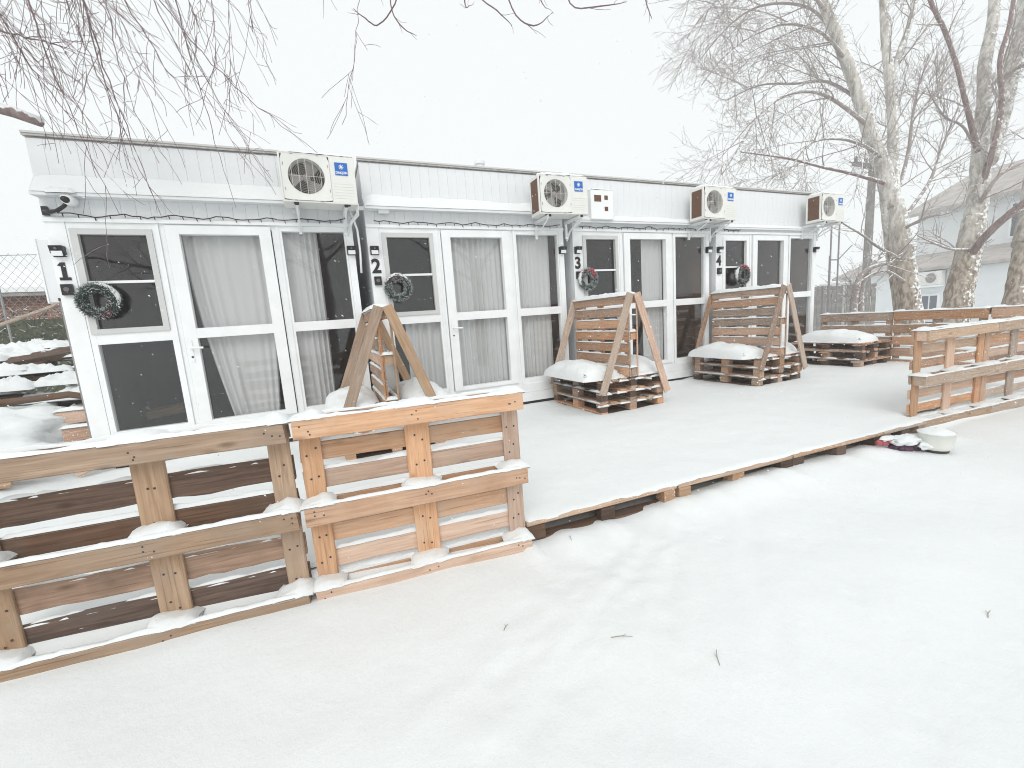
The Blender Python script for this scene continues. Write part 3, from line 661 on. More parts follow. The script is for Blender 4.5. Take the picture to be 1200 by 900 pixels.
# ------------------------------------------------------------------ curtains
def curtain(x0, x1, z0, z1, y, label, seed, tie=0, folds=9, skew=0):
    V = []; F = []; nx, nz_ = 70, 26; rr = random.Random(seed); ph = rr.uniform(0, 6)
    xc = (x0+x1)/2
    for j in range(nz_+1):
        q = j/nz_; z = z1-(z1-z0)*q
        k = 1-tie*max(0, (q-.15)/.85)**1.6
        for i in range(nx+1):
            u = i/nx
            x = xc + skew*q + (x0+(x1-x0)*u-xc)*k
            yy = y + .027*math.sin(u*folds*2*math.pi+ph+1.9*math.sin(u*5+seed)+.5*math.sin(q*2+seed))*(.55+.45*math.sin(u*4.3+seed*2))*(.5+.5*q+.3) + .01*noise.noise(Vector((u*6, q*3, seed)))
            V.append((x, yy, z))
    for j in range(nz_):
        for i in range(nx): F.append((j*(nx+1)+i, j*(nx+1)+i+1, (j+1)*(nx+1)+i+1, (j+1)*(nx+1)+i))
    tag(obj('curtain', V, F, M['curtain'], smooth=True), label, 'curtain', 'sheer white curtains behind the cabin glass')
curtain(1.66, 2.46, .33, 2.5, .115, 'sheer white curtain gathered towards the floor behind the door of cabin 1', 1, .42, 8, .06)
curtain(2.60, 3.02, .33, 2.5, .115, 'sheer white curtain pulled to the left behind the right window of cabin 1', 2, .12, 6)
curtain(4.58, 5.42, .33, 2.5, .105, 'sheer white curtain filling the door glass of cabin 2', 3, .02, 10)
curtain(5.55, 6.17, .33, 2.5, .115, 'sheer white curtain behind the right window of cabin 2', 4, .06, 8)
curtain(3.95, 4.5, .33, 1.45, .115, 'short pale curtain behind the lower left pane of cabin 2', 6, 0, 5)
curtain(7.90, 8.36, .33, 2.5, .115, 'sheer white curtain on the right side of the door of cabin 3', 8, .05, 5)

# ------------------------------------------------------------------ deck
dk = thing('pallet_deck', 'low snow covered pallet deck with open front edge before the cabins', 'deck', (DECK0[0], DECK0[1], 0), math.atan2(DECK1[1]-DECK0[1], DECK1[0]-DECK0[0]))
x = 0.0; Ld = math.hypot(DECK1[0]-DECK0[0], DECK1[1]-DECK0[1])
while x < Ld-.1:
    L = min(1.19, Ld-x)
    mm = random.choice((M['rimed'], M['grey'], M['old']))
    plank(dk, 'edge_board', (x+L/2, .05+random.uniform(-.006, .006), -.022), (1, 0, 0), (0, 0, 1), L-.008, .1, .024, mm)
    for q in (.06, L/2, L-.065):
        plank(dk, 'block', (x+q, .052+random.uniform(-.012, .008), -.078), (1, 0, 0), (0, 0, 1), random.uniform(.10, .14), .095, .086, random.choice((M['old'], M['dark'], M['rimed'])), jit=.03)
    plank(dk, 'bottom_board', (x+L/2, .05, -.135), (1, 0, 0), (0, 0, 1), L-.01, .1, .022, M['dark'])
    for q in (.2, .36, .52, .68): plank(dk, 'deck_board', (x+L/2, q, -.022), (1, 0, 0), (0, 0, 1), L-.008, .1, .022, M['old'])
    x += 1.2

Ai = Matrix.Translation(dk.location) @ Matrix.Rotation(dk.rotation_euler.z, 4, 'Z'); Ai.invert()
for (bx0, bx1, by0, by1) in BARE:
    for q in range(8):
        c0 = Ai @ Vector(((bx0+bx1)/2, by0-.06+(by1-by0+.12)*(q+.5)/8, -.016)); plank(dk, 'deck_board', c0, Ai.to_3x3() @ Vector((1, 0, 0)), (0, 0, 1), bx1-bx0+.14, .142, .02, M['dark'])  # bare deck boards, dark wood chosen to deepen the shade under the seats
# ------------------------------------------------------------------ pallet fences
def fence_pallet(label, x, y, ang, mats, group, decks=None, z=-.15, runner_mats=None, face=1, deckw=.09, snowh=1.0, left=0):
    """pallet standing on its long edge; face=1: runners towards the camera"""
    t = thing('fence_pallet', label, 'pallet', (x, y, z), R(ang), group)
    if face == 1: pallet_parts(t, (0, 0, 0), (1, 0, 0), (0, 0, 1), (0, 1, 0), mats, decks, deckw, True, runner_mats, left)
    else: pallet_parts(t, (0, .144, 0), (1, 0, 0), (0, 0, 1), (0, -1, 0), mats, decks, deckw, True, runner_mats)
    if label.startswith(('weathered', 'fresh')):
        mb = MB(); rn = random.Random(label)
        for zr in (.05, .5, .95):
            for xb in (.055-left, .6, 1.145):
                for q in range(3): mb.lathe([(.0045, -.0016), (.0045, .0)], 6, (xb+rn.uniform(-.035, .035), 0, zr+rn.uniform(-.03, .03)), 'y')
        for xb in (.055-left, .6, 1.145):
            for yy, _m in (decks or [(.045+i*.1517, None) for i in range(7)]):
                for q in range(2): mb.lathe([(.006, .0984), (.006, .1)], 6, (xb+(.018 if q else -.018)+rn.uniform(-.008, .008), 0, yy+rn.uniform(-.03, .03)), 'y')
        tag(mb.build('nail_heads', M['rust'], t), kind='stuff')
    rv = (lambda yy: yy) if face == 1 else (lambda yy: .144-yy)
    rr = random.Random(label)
    for zc in (1.0, .55, .10):
        hh = (.035 if zc == 1.0 else .03)*snowh
        # along runner and deck board edges
        snow(t, (.6, rv(.014), zc), 1.2, .03, hh*.42, ep=8, rough=.6)
        if zc == 1.0: snow(t, (.6, rv(.133), zc), 1.18, .03, hh*.4, ep=8, rough=.6)
        for xb, wb in ((.065-left, .17), (.6, .22), (1.13, .18)):
            snow(t, (xb, rv(.074), zc-.002), wb, .15 if zc < 1 else .152, hh*(1.05 if zc < 1 else .85), ep=1.6, power=2.2, rough=.55)
    for (yy, mm) in (decks or [(.045+i*.1517, None) for i in range(7)]):
        if yy < .95: snow(t, (.6, rv(.133), yy+deckw/2), 1.16, .024, .016*snowh, ep=6, rough=.8, broken=.35 if deckw < .1 else .15)
    return t
GF = 'pallets standing on edge as a low fence'
pi, ol, da, gr = M['pine'], M['old'], M['dark'], M['grey']
rough_tan = wood('ROUGH_split_tan_board', (.50, .30, .18), (.28, .15, .085), (.22, .13, .08), .1); rough_dark = wood('ROUGH_dark_bark_board', (.20, .115, .075), (.08, .048, .034), (.13, .09, .07), .1)
fence_pallet('weathered grey-brown pallet standing on edge, nearest at the lower left', 1.527, -3.302, -4.6, [ol, ol], GF,
             [(.95, ol), (.74, rough_dark), (.575, da), (.325, rough_tan), (.15, rough_dark)], runner_mats=[ol, ol, ol], deckw=.10, snowh=1.25, left=.075)
fence_pallet('fresh orange pine pallet standing on edge beside the gap to the deck', 2.756, -3.392, -4.6, [pi, pi], GF, deckw=.102)
ARF = math.degrees(math.atan2(DECK1[1]-DECK0[1], DECK1[0]-DECK0[0]))-1.6
rx, ry = 8.29, -3.50
RL = ['pale pine pallet on edge right of the deck opening, behind the white pot', 'second pallet on edge in the right hand fence, cut by the picture edge', 'third pallet on edge of the right hand fence beyond the picture edge']
for i in range(2):
    fence_pallet(RL[i], rx+1.205*i*math.cos(R(ARF)), ry+1.205*i*math.sin(R(ARF)), ARF, [M['bench'], pi, gr], GF, runner_mats=[gr, gr, gr], z=-.125, snowh=.9)
# rear fence at the end of the deck: wide deck boards face the camera
wd = [(.07, None), (.275, None), (.48, None), (.69, None), (.92, None)]
RE = ['pallet fence section behind the snowed seat, next to cabin 4', 'pallet fence section at the deck end under the tree trunks', 'pallet fence section at the deck end, farthest to the right']
for i in range(3):
    a = -90+(3, 0, -2)[i]
    fence_pallet(RE[i], 12.32+.03*i, -.10-1.225*i, a, [M['rimed'], M['bench']], GF, wd, z=-.09+.01*i, face=1 if i == 9 else 0, deckw=.15, snowh=1.0)

# ------------------------------------------------------------------ benches
def seat_cushion(label, x, y, L, Wd, z, seed, rz=R(90)):
    t = thing('seat_cushion', label, 'cushion', (x, y, z), rz, 'snowed seat cushions on the pallet benches')
    V = []; F = []; nx, ny = 34, 18
    for sgn in (1, -1):
        b = len(V)
        for j in range(ny+1):
            for i in range(nx+1):
                u = 2*i/nx-1; v = 2*j/ny-1
                h = (max(0, 1-abs(u)**3.2))**.5*(max(0, 1-abs(v)**3))**.5
                pin = 1-.05*(1-h)
                n_ = noise.noise(Vector((u*2.2+seed*3, v*2+seed, seed*1.7)))
                zz = .048+ (h*(.085+.03*n_) if sgn > 0 else -h*.045)
                V.append((u*L/2*pin, v*Wd/2*pin, zz))
        for j in range(ny):
            for i in range(nx):
                q = (b+j*(nx+1)+i, b+j*(nx+1)+i+1, b+(j+1)*(nx+1)+i+1, b+(j+1)*(nx+1)+i)
                F.append(q if sgn > 0 else q[::-1])
    obj('cushion_cover', V, F, M['cloth'], t, True)
    V = []; F = []; nx, ny = 44, 24
    for j in range(ny+1):
        for i in range(nx+1):
            u = 2*i/nx-1; v = 2*j/ny-1
            x = u*math.sqrt(1-.16*v*v)*1.04; y = v*math.sqrt(1-.12*u*u)*1.08
            n_ = noise.fractal(Vector((u*1.7+seed*3, v*1.5+seed, seed*1.7)), 1, 2, 3); f_ = noise.fractal(Vector((u*13, v*8, seed)), 1, 2, 2)
            e = max(abs(u), abs(v))
            h = (1-abs(u)**2.6)**.55*(1-abs(v)**2.3)**.55
            V.append((x*L/2, y*Wd/2, -.02 if e > .999 else .03+h*(.165+.045*n_)+.008*f_))
    for j in range(ny):
        for i in range(nx): F.append((j*(nx+1)+i, j*(nx+1)+i+1, (j+1)*(nx+1)+i+1, (j+1)*(nx+1)+i))
    obj('snow_cover', V, F, M['snow'], t, True)
    return t
def make_bench(label, cx, yb, mats, ang=0, seed=0, slats=None, top=None):
    t = thing('pallet_bench', label, 'bench', (cx, yb, 0), R(ang), 'A-frame double benches built from stacked pallets')
    rr = random.Random(seed)
    # local frame: y from 0 (wall end) to -1.2 (front end); x -.5 .. .5
    for k in range(3):
        e = empty('base_pallet', (rr.uniform(-.015, .015), rr.uniform(-.015, .015), k*.1445), rr.uniform(-.012, .012), t)
        pallet_parts(e, (-.5, 0, 0), (0, -1, 0), (1, 0, 0), (0, 0, 1), list(mats)+[M['old'], M['dark']])
        for xx in (-.49, .49): snow(e, (xx, -.6, .144 if k == 2 else .14), 1.18, .05, .018, rz=R(90), ep=8, rough=.8, broken=.3)
        for yy in (-1.19,):
            for q in range(4): snow(e, (-.42+.27*q+rr.uniform(-.04, .04), yy+.01, .10), .16, .06, .025, rough=.6, seed=q)
    snow(t, (0, -1.1, .433), .9, .18, .03, ep=4, rough=.7, broken=.1)
    b = empty('backrest', (-.08, -.0, .455), 0, t)
    pallet_parts(b, (.15, -.01, 0), (0, -1, 0), (0, 0, 1), (-1, 0, 0), slats or mats, None, .112)
    for i in range(7):
        snow(b, (.017, -.61, .045+i*.1517+.056), 1.16, .03, .016, rz=R(90), ep=6, rough=.8, broken=.12 if i < 6 else 0)
    for zc in (1.0, .55, .10):
        for yy in (-.065, -.61, -1.155): snow(b, (.075, yy, zc-.002), .14, .15, .03, rough=.4)
        snow(b, (.14, -.61, zc), 1.18, .03, .02, rz=R(90), rough=.6, broken=.2)
    snow(b, (.07, -.61, 1.0), 1.26, .19, .05, rz=R(90), ep=5, rough=.35)
    for sx in (-.062, .062): plank(t, 'batten', (sx, -1.2185, .90), (0, 0, 1), (0, 1, 0), .93, .022, .016, random.choice(mats), jit=.01)
    # diagonal braces nailed on both ends
    tp = top or mats
    for yy, s in ((-1.242, 1), (.006, 1)):
        for sx in (-1, 1):
            a = Vector((sx*.055, yy-(.0 if sx < 0 else .031)*0, 1.44)); c = Vector((sx*.50, yy, .30 if sx < 0 else .22))
            ax = (c-a).normalized()
            plank(t, 'brace', (a+c)/2 + Vector((0, (-.014 if sx > 0 else .0) * (1 if yy < -1 else -1), 0)), ax, (0, 1, 0), (c-a).length+.08, .10, .024, random.choice(tp), jit=.01)
            nrm = Vector((0, 1, 0)).cross(ax); 
            if nrm.z < 0: nrm = -nrm
    return t
be, ri = M['bench'], M['rimed']
make_bench('A-frame pallet bench seen end-on behind the orange fence pallet', 3.50, -.12, [be, be, ol], 0, 1, [be, ol], [ol])
make_bench('A-frame pallet bench with orange slats in front of cabin 3, left of two', 6.49, -.13, [be, be, ri], .5, 2, [be, be], [be, gr, ri])
make_bench('rimed A-frame pallet bench in front of cabin 4, nearer the right end', 9.26, -.16, [ri, ri, be], 1.5, 3, [be, be, ri], [ri, gr])
for lab, x, y, sd_, wd_ in (('snow covered cushion on the left seat of the end-on A-frame bench', 3.14, -.78, 1, .52), ('snow covered cushion on the right seat of the end-on A-frame bench', 3.87, -.78, 2, .48),
                       ('puffy snowed cushion on the left seat of the orange slatted bench', 6.10, -.70, 3, .56), ('snowed cushion on the far seat of the orange slatted bench', 6.86, -.66, 4, .42),
                       ('snowed cushion on the left seat of the rimed bench by cabin 4', 8.88, -.72, 0, .56), ('snowed cushion on the far seat of the rimed bench by cabin 4', 9.66, -.70, 2, .40)):
    seat_cushion(lab, x, y, 1.12, wd_, .445, sd_)
# low seat against the rear fence
t = thing('pallet_sofa', 'low stacked pallet sofa against the rear fence beside cabin 4', 'sofa', (11.40, -.14, 0))
for k in range(3):
    e = empty('base_pallet', (random.uniform(-.02, .02), random.uniform(-.02, .02), k*.1445), 0, t); pallet_parts(e, (0, 0, 0), (0, -1, 0), (.8, 0, 0), (0, 0, 1), [ri, be, M['dark']])
    snow(e, (.01, -.6, .14), 1.18, .05, .02, rz=R(90), ep=8, rough=.8, broken=.2)
seat_cushion('long snow covered cushion on the low pallet seat by the rear fence', 11.72, -.74, 1.15, .58, .445, 1)

# ------------------------------------------------------------------ pot and rags at the deck corner
t = thing('cooking_pot', 'white enamel pot with a lid of snow standing right of the rags', 'pot', (7.70, -3.84, -.10))
MB().lathe([(.001, 0), (.155, 0), (.168, .012), (.178, .05), (.184, .185), (.196, .193), (.196, .2), (.172, .198), (.165, .06), (.001, .05)], 36).build('body', M['enamel'], t, True)
t.scale = (.66, .66, .72)
MB().lathe([(.13, -.035), (.14, -.001)], 24).build('sooty_base', M['rust'], t)
V_ = [(.182*(1-(j/8)**1.0)*math.cos(2*math.pi*k/28), .182*(1-j/8)*math.sin(2*math.pi*k/28), .196+.05*math.sin(j/8*math.pi/2)**.7*(1+.25*noise.noise(Vector((math.cos(k/4.456), math.sin(k/4.456), j*.3))))) for j in range(9) for k in range(28)]
obj('snow_cap', V_, [(j*28+k, j*28+(k+1) % 28, (j+1)*28+(k+1) % 28, (j+1)*28+k) for j in range(8) for k in range(28)], M['snow'], t, True)
t = thing('rag_heap', 'crumpled purple and red rags under snow left of the white pot', 'rags', (7.55, -3.735, -.11))
t.scale = (.82, .82, .9)
def lump(mb, c, sx, sy, sz, seed, n=14):
    b = len(mb.V)
    for j in range(n+1):
        th = math.pi*j/n
        for i in range(2*n):
            ph = math.pi*i/n; d = Vector((math.sin(th)*math.cos(ph), math.sin(th)*math.sin(ph), math.cos(th)))
            k = 1+.35*noise.noise(d*1.8+Vector((seed, seed*2, 0)))+.2*noise.noise(d*4.5+Vector((0, seed, 3)))
            mb.V.append((c[0]+d.x*sx*k, c[1]+d.y*sy*k, c[2]+d.z*sz*k))
    for j in range(n):
        for i in range(2*n): mb.F.append((b+j*2*n+i, b+(j+1)*2*n+i, b+(j+1)*2*n+(i+1) % (2*n), b+j*2*n+(i+1) % (2*n)))
mb = MB()
for q in range(9): lump(mb, (-.1+.04*q, .1-.035*q+.03*math.sin(q*5), .02+.012*math.sin(q*3)), .06+.02*math.sin(q*7), .045, .04, q*1.7, 9)
mb.build('purple_cloth', M['bag'], t, True)
mb = MB()
for q in range(4): lump(mb, (-.24+.055*q, .17-.02*q, .07+.01*math.sin(q*4)), .05, .03, .028, q*2.3+1, 9)
mb.build('red_cloth', M['bagred'], t, True)
mb = MB(); lump(mb, (.0, .04, .085), .20, .11, .04, 3); lump(mb, (.09, -.1, .05), .12, .06, .04, 7); lump(mb, (-.14, .15, .10), .10, .05, .02, 4); mb.build('snow_cap', M['snow'], t, True)

# ------------------------------------------------------------------ woodpile and junk left of cabin 1
t = thing('woodpile', 'heap of old boards and beams under snow left of cabin 1', 'woodpile', (0, .9, 0))
rr = random.Random(11)
rows = [(.62, .55, .22, 'dark'), (.82, .75, .2, 'dark'), (1.0, 1.1, .18, 'dark'), (1.16, 1.5, .15, 'dark'), (1.32, 1.9, .14, 'old'), (.42, .3, .2, 'old')]
for i, (z, y, hh, mm) in enumerate(rows):
    for k in range(3):
        x0 = rr.uniform(-2.6, -1.6)+k*.55
        plank(t, 'beam', (x0+.75, y+k*.09-.1, z-k*.07), (1, rr.uniform(-.35, .3), rr.uniform(-.10, .13)), (0, rr.uniform(-.5, .2), 1), rr.uniform(1.2, 2.2), rr.uniform(.1, .3), rr.uniform(.04, .12), M[rr.choice((mm, mm, mm, 'dark'))], jit=.05)
    for q in range(4):
        snow(t, (-1.5+q*.5+rr.uniform(-.2, .2), y+rr.uniform(-.1, .1), z+rr.uniform(-.03, .06)), rr.uniform(.6, 1.2), rr.uniform(.25, .5), rr.uniform(.07, .15), rz=rr.uniform(-.3, .3), seed=(i+q) % 5, ep=1.3, power=2, rough=.6)
for x, y, z, L, a in ((.30, -.05, .50, .52, .03), (.42, -.28, .33, .5, .05)):
    plank(t, 'plank_end', (x-.02, y, z), (1, a, .05), (0, -1, .25), L, .15, .04, M['bench'])
    snow(t, (x-.05, y+.02, z+.075), L, .09, .035, rough=.5)
MB().tube([(-.6, .2, .72), (.1, .12, .75), (.35, .08, .68), (.42, .05, .5), (.44, .04, .2)], .04, 8).build('bent_pipe', M['dark'], t, True)
mb = MB(); lump(mb, (-.55, .1, .35), .75, .5, .33, 9, 20); lump(mb, (.0, -.5, .1), .7, .45, .2, 4, 20); lump(mb, (-.9, -.6, .15), .7, .6, .28, 6, 20); mb.build('snow_cover', M['snow'], t, True)
t = thing('loose_boards', 'few broken boards lying on the snow behind the weathered pallet', 'boards', (.2, -.9, .12))
for (x, y, z, dx, dy, dz, L, wdt, mm) in ((-.15, .35, .06, 1, .35, .05, .75, .12, 'dark'), (.0, .55, .10, 1, .28, .12, .8, .1, 'old'), (.22, .62, .13, .55, .8, .18, .42, .07, 'dark'), (-.25, .2, .03, 1, .3, 0, .7, .09, 'old'), (.1, .75, .17, 1, .1, .1, .5, .1, 'bench')):
    plank(t, 'board', (x, y, z), (dx, dy, dz), (0, -.35, 1), L, wdt, .028, M[mm]); 
    snow(t, (x-.03, y+.01, z+.012), L*.7, wdt*.7, .035, rz=math.atan2(dy, dx), rough=.6)
t = thing('prop_board', 'short tan board leaning at the foot of the left post of cabin 1', 'board', (.70, -.16, .06))
plank(t, 'board', (0, 0, .06), (1, .5, .35), (0, -1, .5), .34, .09, .025, M['bench'])
# brick shed, hedge, mesh fence far left
t = thing('brick_shed', 'low red brick shed with snowy roof far behind on the left', 'shed', (-5.6, 8.2, -.15))
MB().box(-3, 4.3, 0, 4, 0, 2.75).build('wall', M['brick'], t)
rfo = obj('roof', [(-3.2, -.3, 2.72), (4.5, -.3, 2.72), (4.5, 4.2, 3.7), (-3.2, 4.2, 3.7), (-3.2, -.3, 2.8), (4.5, -.3, 2.8), (4.5, 4.2, 3.8), (-3.2, 4.2, 3.8)], [(0, 3, 2, 1), (4, 5, 6, 7), (0, 1, 5, 4), (2, 3, 7, 6), (1, 2, 6, 5), (0, 4, 7, 3)], M['conc'], t)
obj('snow_cap', [(-3.2, -.32, 2.805), (4.5, -.32, 2.805), (4.5, 4.2, 3.805), (-3.2, 4.2, 3.805), (-3.2, -.3, 2.92), (4.5, -.3, 2.92), (4.5, 4.2, 3.95), (-3.2, 4.2, 3.95)], [(4, 5, 6, 7), (0, 1, 5, 4), (1, 2, 6, 5), (0, 4, 7, 3)], M['snow'], rfo)
t = thing('hedge', 'frosted brown hedge in front of the brick shed', 'hedge', (-3.4, 6.6, -.15))
mb, m2 = MB(), MB(); rr = random.Random(4)
for k in range(7000):
    p = Vector((rr.uniform(-2.5, 2.9), rr.uniform(-.35, .35), rr.uniform(.3, 2.3))); d = Vector((rr.uniform(-1, 1), rr.uniform(-1, 1), rr.uniform(-.3, 1))).normalized()*rr.uniform(.05, .15); s_ = d.orthogonal().normalized()*.012
    q = mb if rr.random() < .72 else m2; i = len(q.V); q.V += [p-s_, p+s_, p+d]; q.F.append((i, i+1, i+2))
tag(mb.build('leaves', M['hedge'], t), kind='stuff'); tag(m2.build('frosted_leaves', M['frost'], t), kind='stuff'); MB().box(-2.5, 2.9, -.12, .12, 0, 2.1).build('inner_stems', M['hedge'], t)
t = thing('mesh_fence', 'sagging wire mesh fence against the sky at the far left', 'fence', (-4.2, 6.0, -.15))
mb = MB()
for k in range(34):
    x = -1.2+k*.14; mb.tube([(x, 0, 2.1), (x+1.0, .02, 3.35)], .003, 3, False); mb.tube([(x+1.0, 0.01, 2.1), (x, .03, 3.35)], .003, 3, False)
mb.tube([(-1.3, 0, 3.36), (1.2, 0, 3.3), (4.5, 0, 3.38)], .006, 4); mb.build('wire_mesh', M['metal'], t)
for x in (-1.2, 1.5, 4.0): MB().tube([(x, .03, 0), (x, .03, 3.42)], .022, 6).build('post', M['metal'], t)
MB().tube([(.6, .05, 1.7), (2.2, .0, 2.3), (3.4, -.05, 3.05)], [.04, .035, .02], 6).build('leaning_pole', M['grey'], t)

# ------------------------------------------------------------------ house, pole and frame on the right
hd = Vector((.2776, .9607, 0)).normalized(); hn = Vector((hd.y, -hd.x, 0))          # wall runs away from the camera, house lies to its right
o0 = at(1205, 365, 15); o0.z = -.1
ha = math.atan2(hd.y, hd.x)
t = thing('white_house', 'two storey white house with grey roofs in the falling snow behind the trees', 'house', o0, ha)
# local x: along the wall (away), local y negative = into the house
MB().box(-7, 7.6, -5, 0, 0, 2.15).build('lower_wall', M['housewhite'], t)
low = obj('lean_to_roof', [(-7, .25, 2.15), (7.8, .25, 2.15), (7.8, -1.8, 2.85), (-7, -1.8, 2.85), (-7, .25, 2.27), (7.8, .25, 2.27), (7.8, -1.8, 2.97), (-7, -1.8, 2.97)], [(0, 3, 2, 1), (4, 5, 6, 7), (0, 1, 5, 4), (2, 3, 7, 6), (1, 2, 6, 5), (0, 4, 7, 3)], M['roofing'], t)
MB().box(-7, 5.4, -9, -1.81, 2.152, 4.85).build('upper_wall', M['housewhite'], t)
obj('main_roof', [(-7, -1.3, 4.7), (5.8, -1.3, 4.7), (5.8, -5, 6.5), (-7, -5, 6.5), (-7, -1.3, 4.85), (5.8, -1.3, 4.85), (5.8, -5, 6.66), (-7, -5, 6.66)], [(0, 3, 2, 1), (4, 5, 6, 7), (0, 1, 5, 4), (2, 3, 7, 6), (1, 2, 6, 5), (0, 4, 7, 3)], M['roofing'], t)
obj('gable', [(5.3, -1.82, 4.85), (5.3, -8.2, 4.85), (5.3, -5, 6.4), (5.38, -1.82, 4.85), (5.38, -8.2, 4.85), (5.38, -5, 6.4)], [(0, 1, 2), (3, 5, 4), (0, 2, 5, 3), (1, 4, 5, 2), (0, 3, 4, 1)], M['housewhite'], t)
for (a, b, c, d, yy, lab) in ((.6, 1.9, 3.2, 4.4, -1.8, 1), (-3.4, -2.1, 3.2, 4.4, -1.8, 1), (5.6, 6.7, 1.25, 1.6, .01, 0), (2.9, 3.5, .25, 1.1, .01, 0)):
    wn = MB().box(a-.08, b+.08, yy-.02, yy+.04, c-.08, d+.08).build('window', M['pvc'], t)
    MB().box(a, (a+b)/2-.03, yy+.042, yy+.05, c, d).build('pane', M['pane_far'], wn); MB().box((a+b)/2+.03, b, yy+.042, yy+.05, c, d).build('pane', M['pane_far'], wn)
for x in (.2, 3.6, 6.9): MB().box(x, x+.18, .002, .03, 0, 2.1).build('wall_strip', M['conc'], t)
t = thing('distant_air_conditioner', 'small white air conditioner on the house wall between two trunks', 'air conditioner', o0+hd*3.1+hn*(-.02), ha)
MB().box(-.45, .45, .03, .3, 1.55, 2.1).build('casing', M['casing'], t); MB().lathe([(.2, .315), (.18, .301)], 20, (-.12, 0, 1.83), 'y').build('fan', M['fan'], t); MB().box(-.45, .45, .03, .34, 1.46, 1.54).build('shelf', M['pvc'], t)
t = thing('utility_pole', 'grey concrete utility pole behind the far right end of the cabins', 'pole', at(1013, 366, 13)-Vector((0, 0, .95)))
MB().tube([(0, 0, 0), (0, 0, 3), (.02, 0, 5.6)], [.12, .105, .09], 10).build('shaft', M['conc'], t, True)
mb = MB(); mb.box(-.9, .5, -.05, .05, 5.1, 5.2); mb.build('cross_arm', M['conc'], t)
for x in (-.8, -.3, .4): MB().lathe([(.04, 5.21), (.05, 5.3), (.02, 5.36)], 8, (x, 0, 0)).build('insulator', M['conc'], t)
t = thing('metal_frame', 'thin grey metal post frame standing right behind cabin 4', 'frame', at(975, 366, 9.6)-Vector((0, 0, .95)))
for x in (-.14, .14): MB().tube([(x, 0, 0), (x, 0, 3.3)], .016, 6).build('post', M['metal'], t)
MB().tube([(0, .1, 0), (0, .1, 2.2)], .012, 6).build('post', M['metal'], t)
for z in (2.1, 3.25): MB().tube([(-.15, 0, z), (.15, 0, z)], .014, 6).build('crossbar', M['metal'], t)
MB().tube([(.14, 0, 2.1), (.45, -.1, 2.4)], .012, 6).build('crossbar', M['metal'], t)
t = thing('tube_rail', 'pale horizontal tube rail with a yellow post behind the rear fence', 'rail', at(985, 366, 10.2)-Vector((0, 0, .95)))
MB().tube([(-.55, .15, 1.62), (.55, -.15, 1.62)], .03, 8).build('rail', M['pvc'], t, True); MB().tube([(.1, 0, 0), (.1, 0, 1.6)], .02, 6).build('post', M['enamel'], t); MB().tube([(-.5, .13, 0), (-.5, .13, 1.6)], .02, 6).build('post', M['metal'], t)
t = thing('grey_board_fence', 'hazy grey board fence behind the thin metal frame', 'fence', at(948, 366, 13)-Vector((0, 0, .95)), R(-28))
for i in range(14): plank(t, 'board', (i*.14, random.uniform(-.01, .01), .85), (0, 0, 1), (0, 1, 0), 1.7+random.uniform(-.05, .05), .13, .025, M['conc'])
for z in (.4, 1.4): plank(t, 'rail', (.9, .035, z), (1, 0, 0), (0, 1, 0), 2.0, .08, .04, M['grey'])

# ------------------------------------------------------------------ trees
def wander(p, d, L, n, rr, wob, droop):
    pts = [Vector(p)]; d = Vector(d).normalized()
    for i in range(n):
        d = (d + Vector((rr.gauss(0, wob), rr.gauss(0, wob), rr.gauss(0, wob)-droop*(.4+i/n)))).normalized()
        pts.append(pts[-1]+d*(L/n))
    return pts
def grow(pts, r0, r1, lv, rr, out_, spread, cfg):
    """spawn side shoots along a limb: lv levels deep, tubes go to out_[level]"""
    n = len(pts)
    cnt, lenf, wob, droop = cfg[lv]
    Lp = sum((pts[i+1]-pts[i]).length for i in range(n-1))
    for k in range(cnt if isinstance(cnt, int) else max(1, int(cnt*Lp))):
        q = rr.uniform(.22 if lv < len(cfg)-1 else .1, 1)*(n-1); i = min(int(q), n-2); f = q-i
        p = pts[i].lerp(pts[i+1], f); d = (pts[i+1]-pts[i]).normalized()
        side = d.cross(Vector((rr.uniform(-1, 1), rr.uniform(-1, 1), rr.uniform(-1, 1)))).normalized()
        nd = d*rr.uniform(.6, 1.1) + side*rr.uniform(.5, 1.0)*spread + Vector((0, 0, .18))
        L = lenf*rr.uniform(.45, 1.15)*(1.15-.5*q/(n-1))
        m = 7 if lv > 0 else 5
        ch = wander(p, nd, L, m, rr, wob, droop)
        r = (r0+(r1-r0)*q/(n-1))*.55
        r = max(.0045+.0015*lv, min(r, .008+.005*lv))
        br_ = [max(.0036, r*(1-.7*j/m)) for j in range(m+1)]
        if lv == 2: MB().tube(ch, br_, 5, False).build('branch', M['twig'], out_[2])
        else: out_[lv].tube(ch, br_, 3, False)
        if lv > 0: grow(ch, r, .003, lv-1, rr, out_, spread, cfg)
def smooth_path(pts, rad, sub=5, rr=None, wob=.02):
    P = [Vector(p) for p in pts]; o = []; ro = []
    for i in range(len(P)-1):
        a = P[max(i-1, 0)]; b = P[i]; c = P[i+1]; d = P[min(i+2, len(P)-1)]
        for k in range(sub):
            t = k/sub
            q = .5*((2*b)+(c-a)*t+(2*a-5*b+4*c-d)*t*t+(3*b-a-3*c+d)*t*t*t)
            if rr: q += Vector([rr.gauss(0, wob*rad[i]) for _ in range(3)])
            o.append(q); ro.append(rad[i]+(rad[i+1]-rad[i])*t)
    o.append(P[-1]); ro.append(rad[-1]); return o, ro
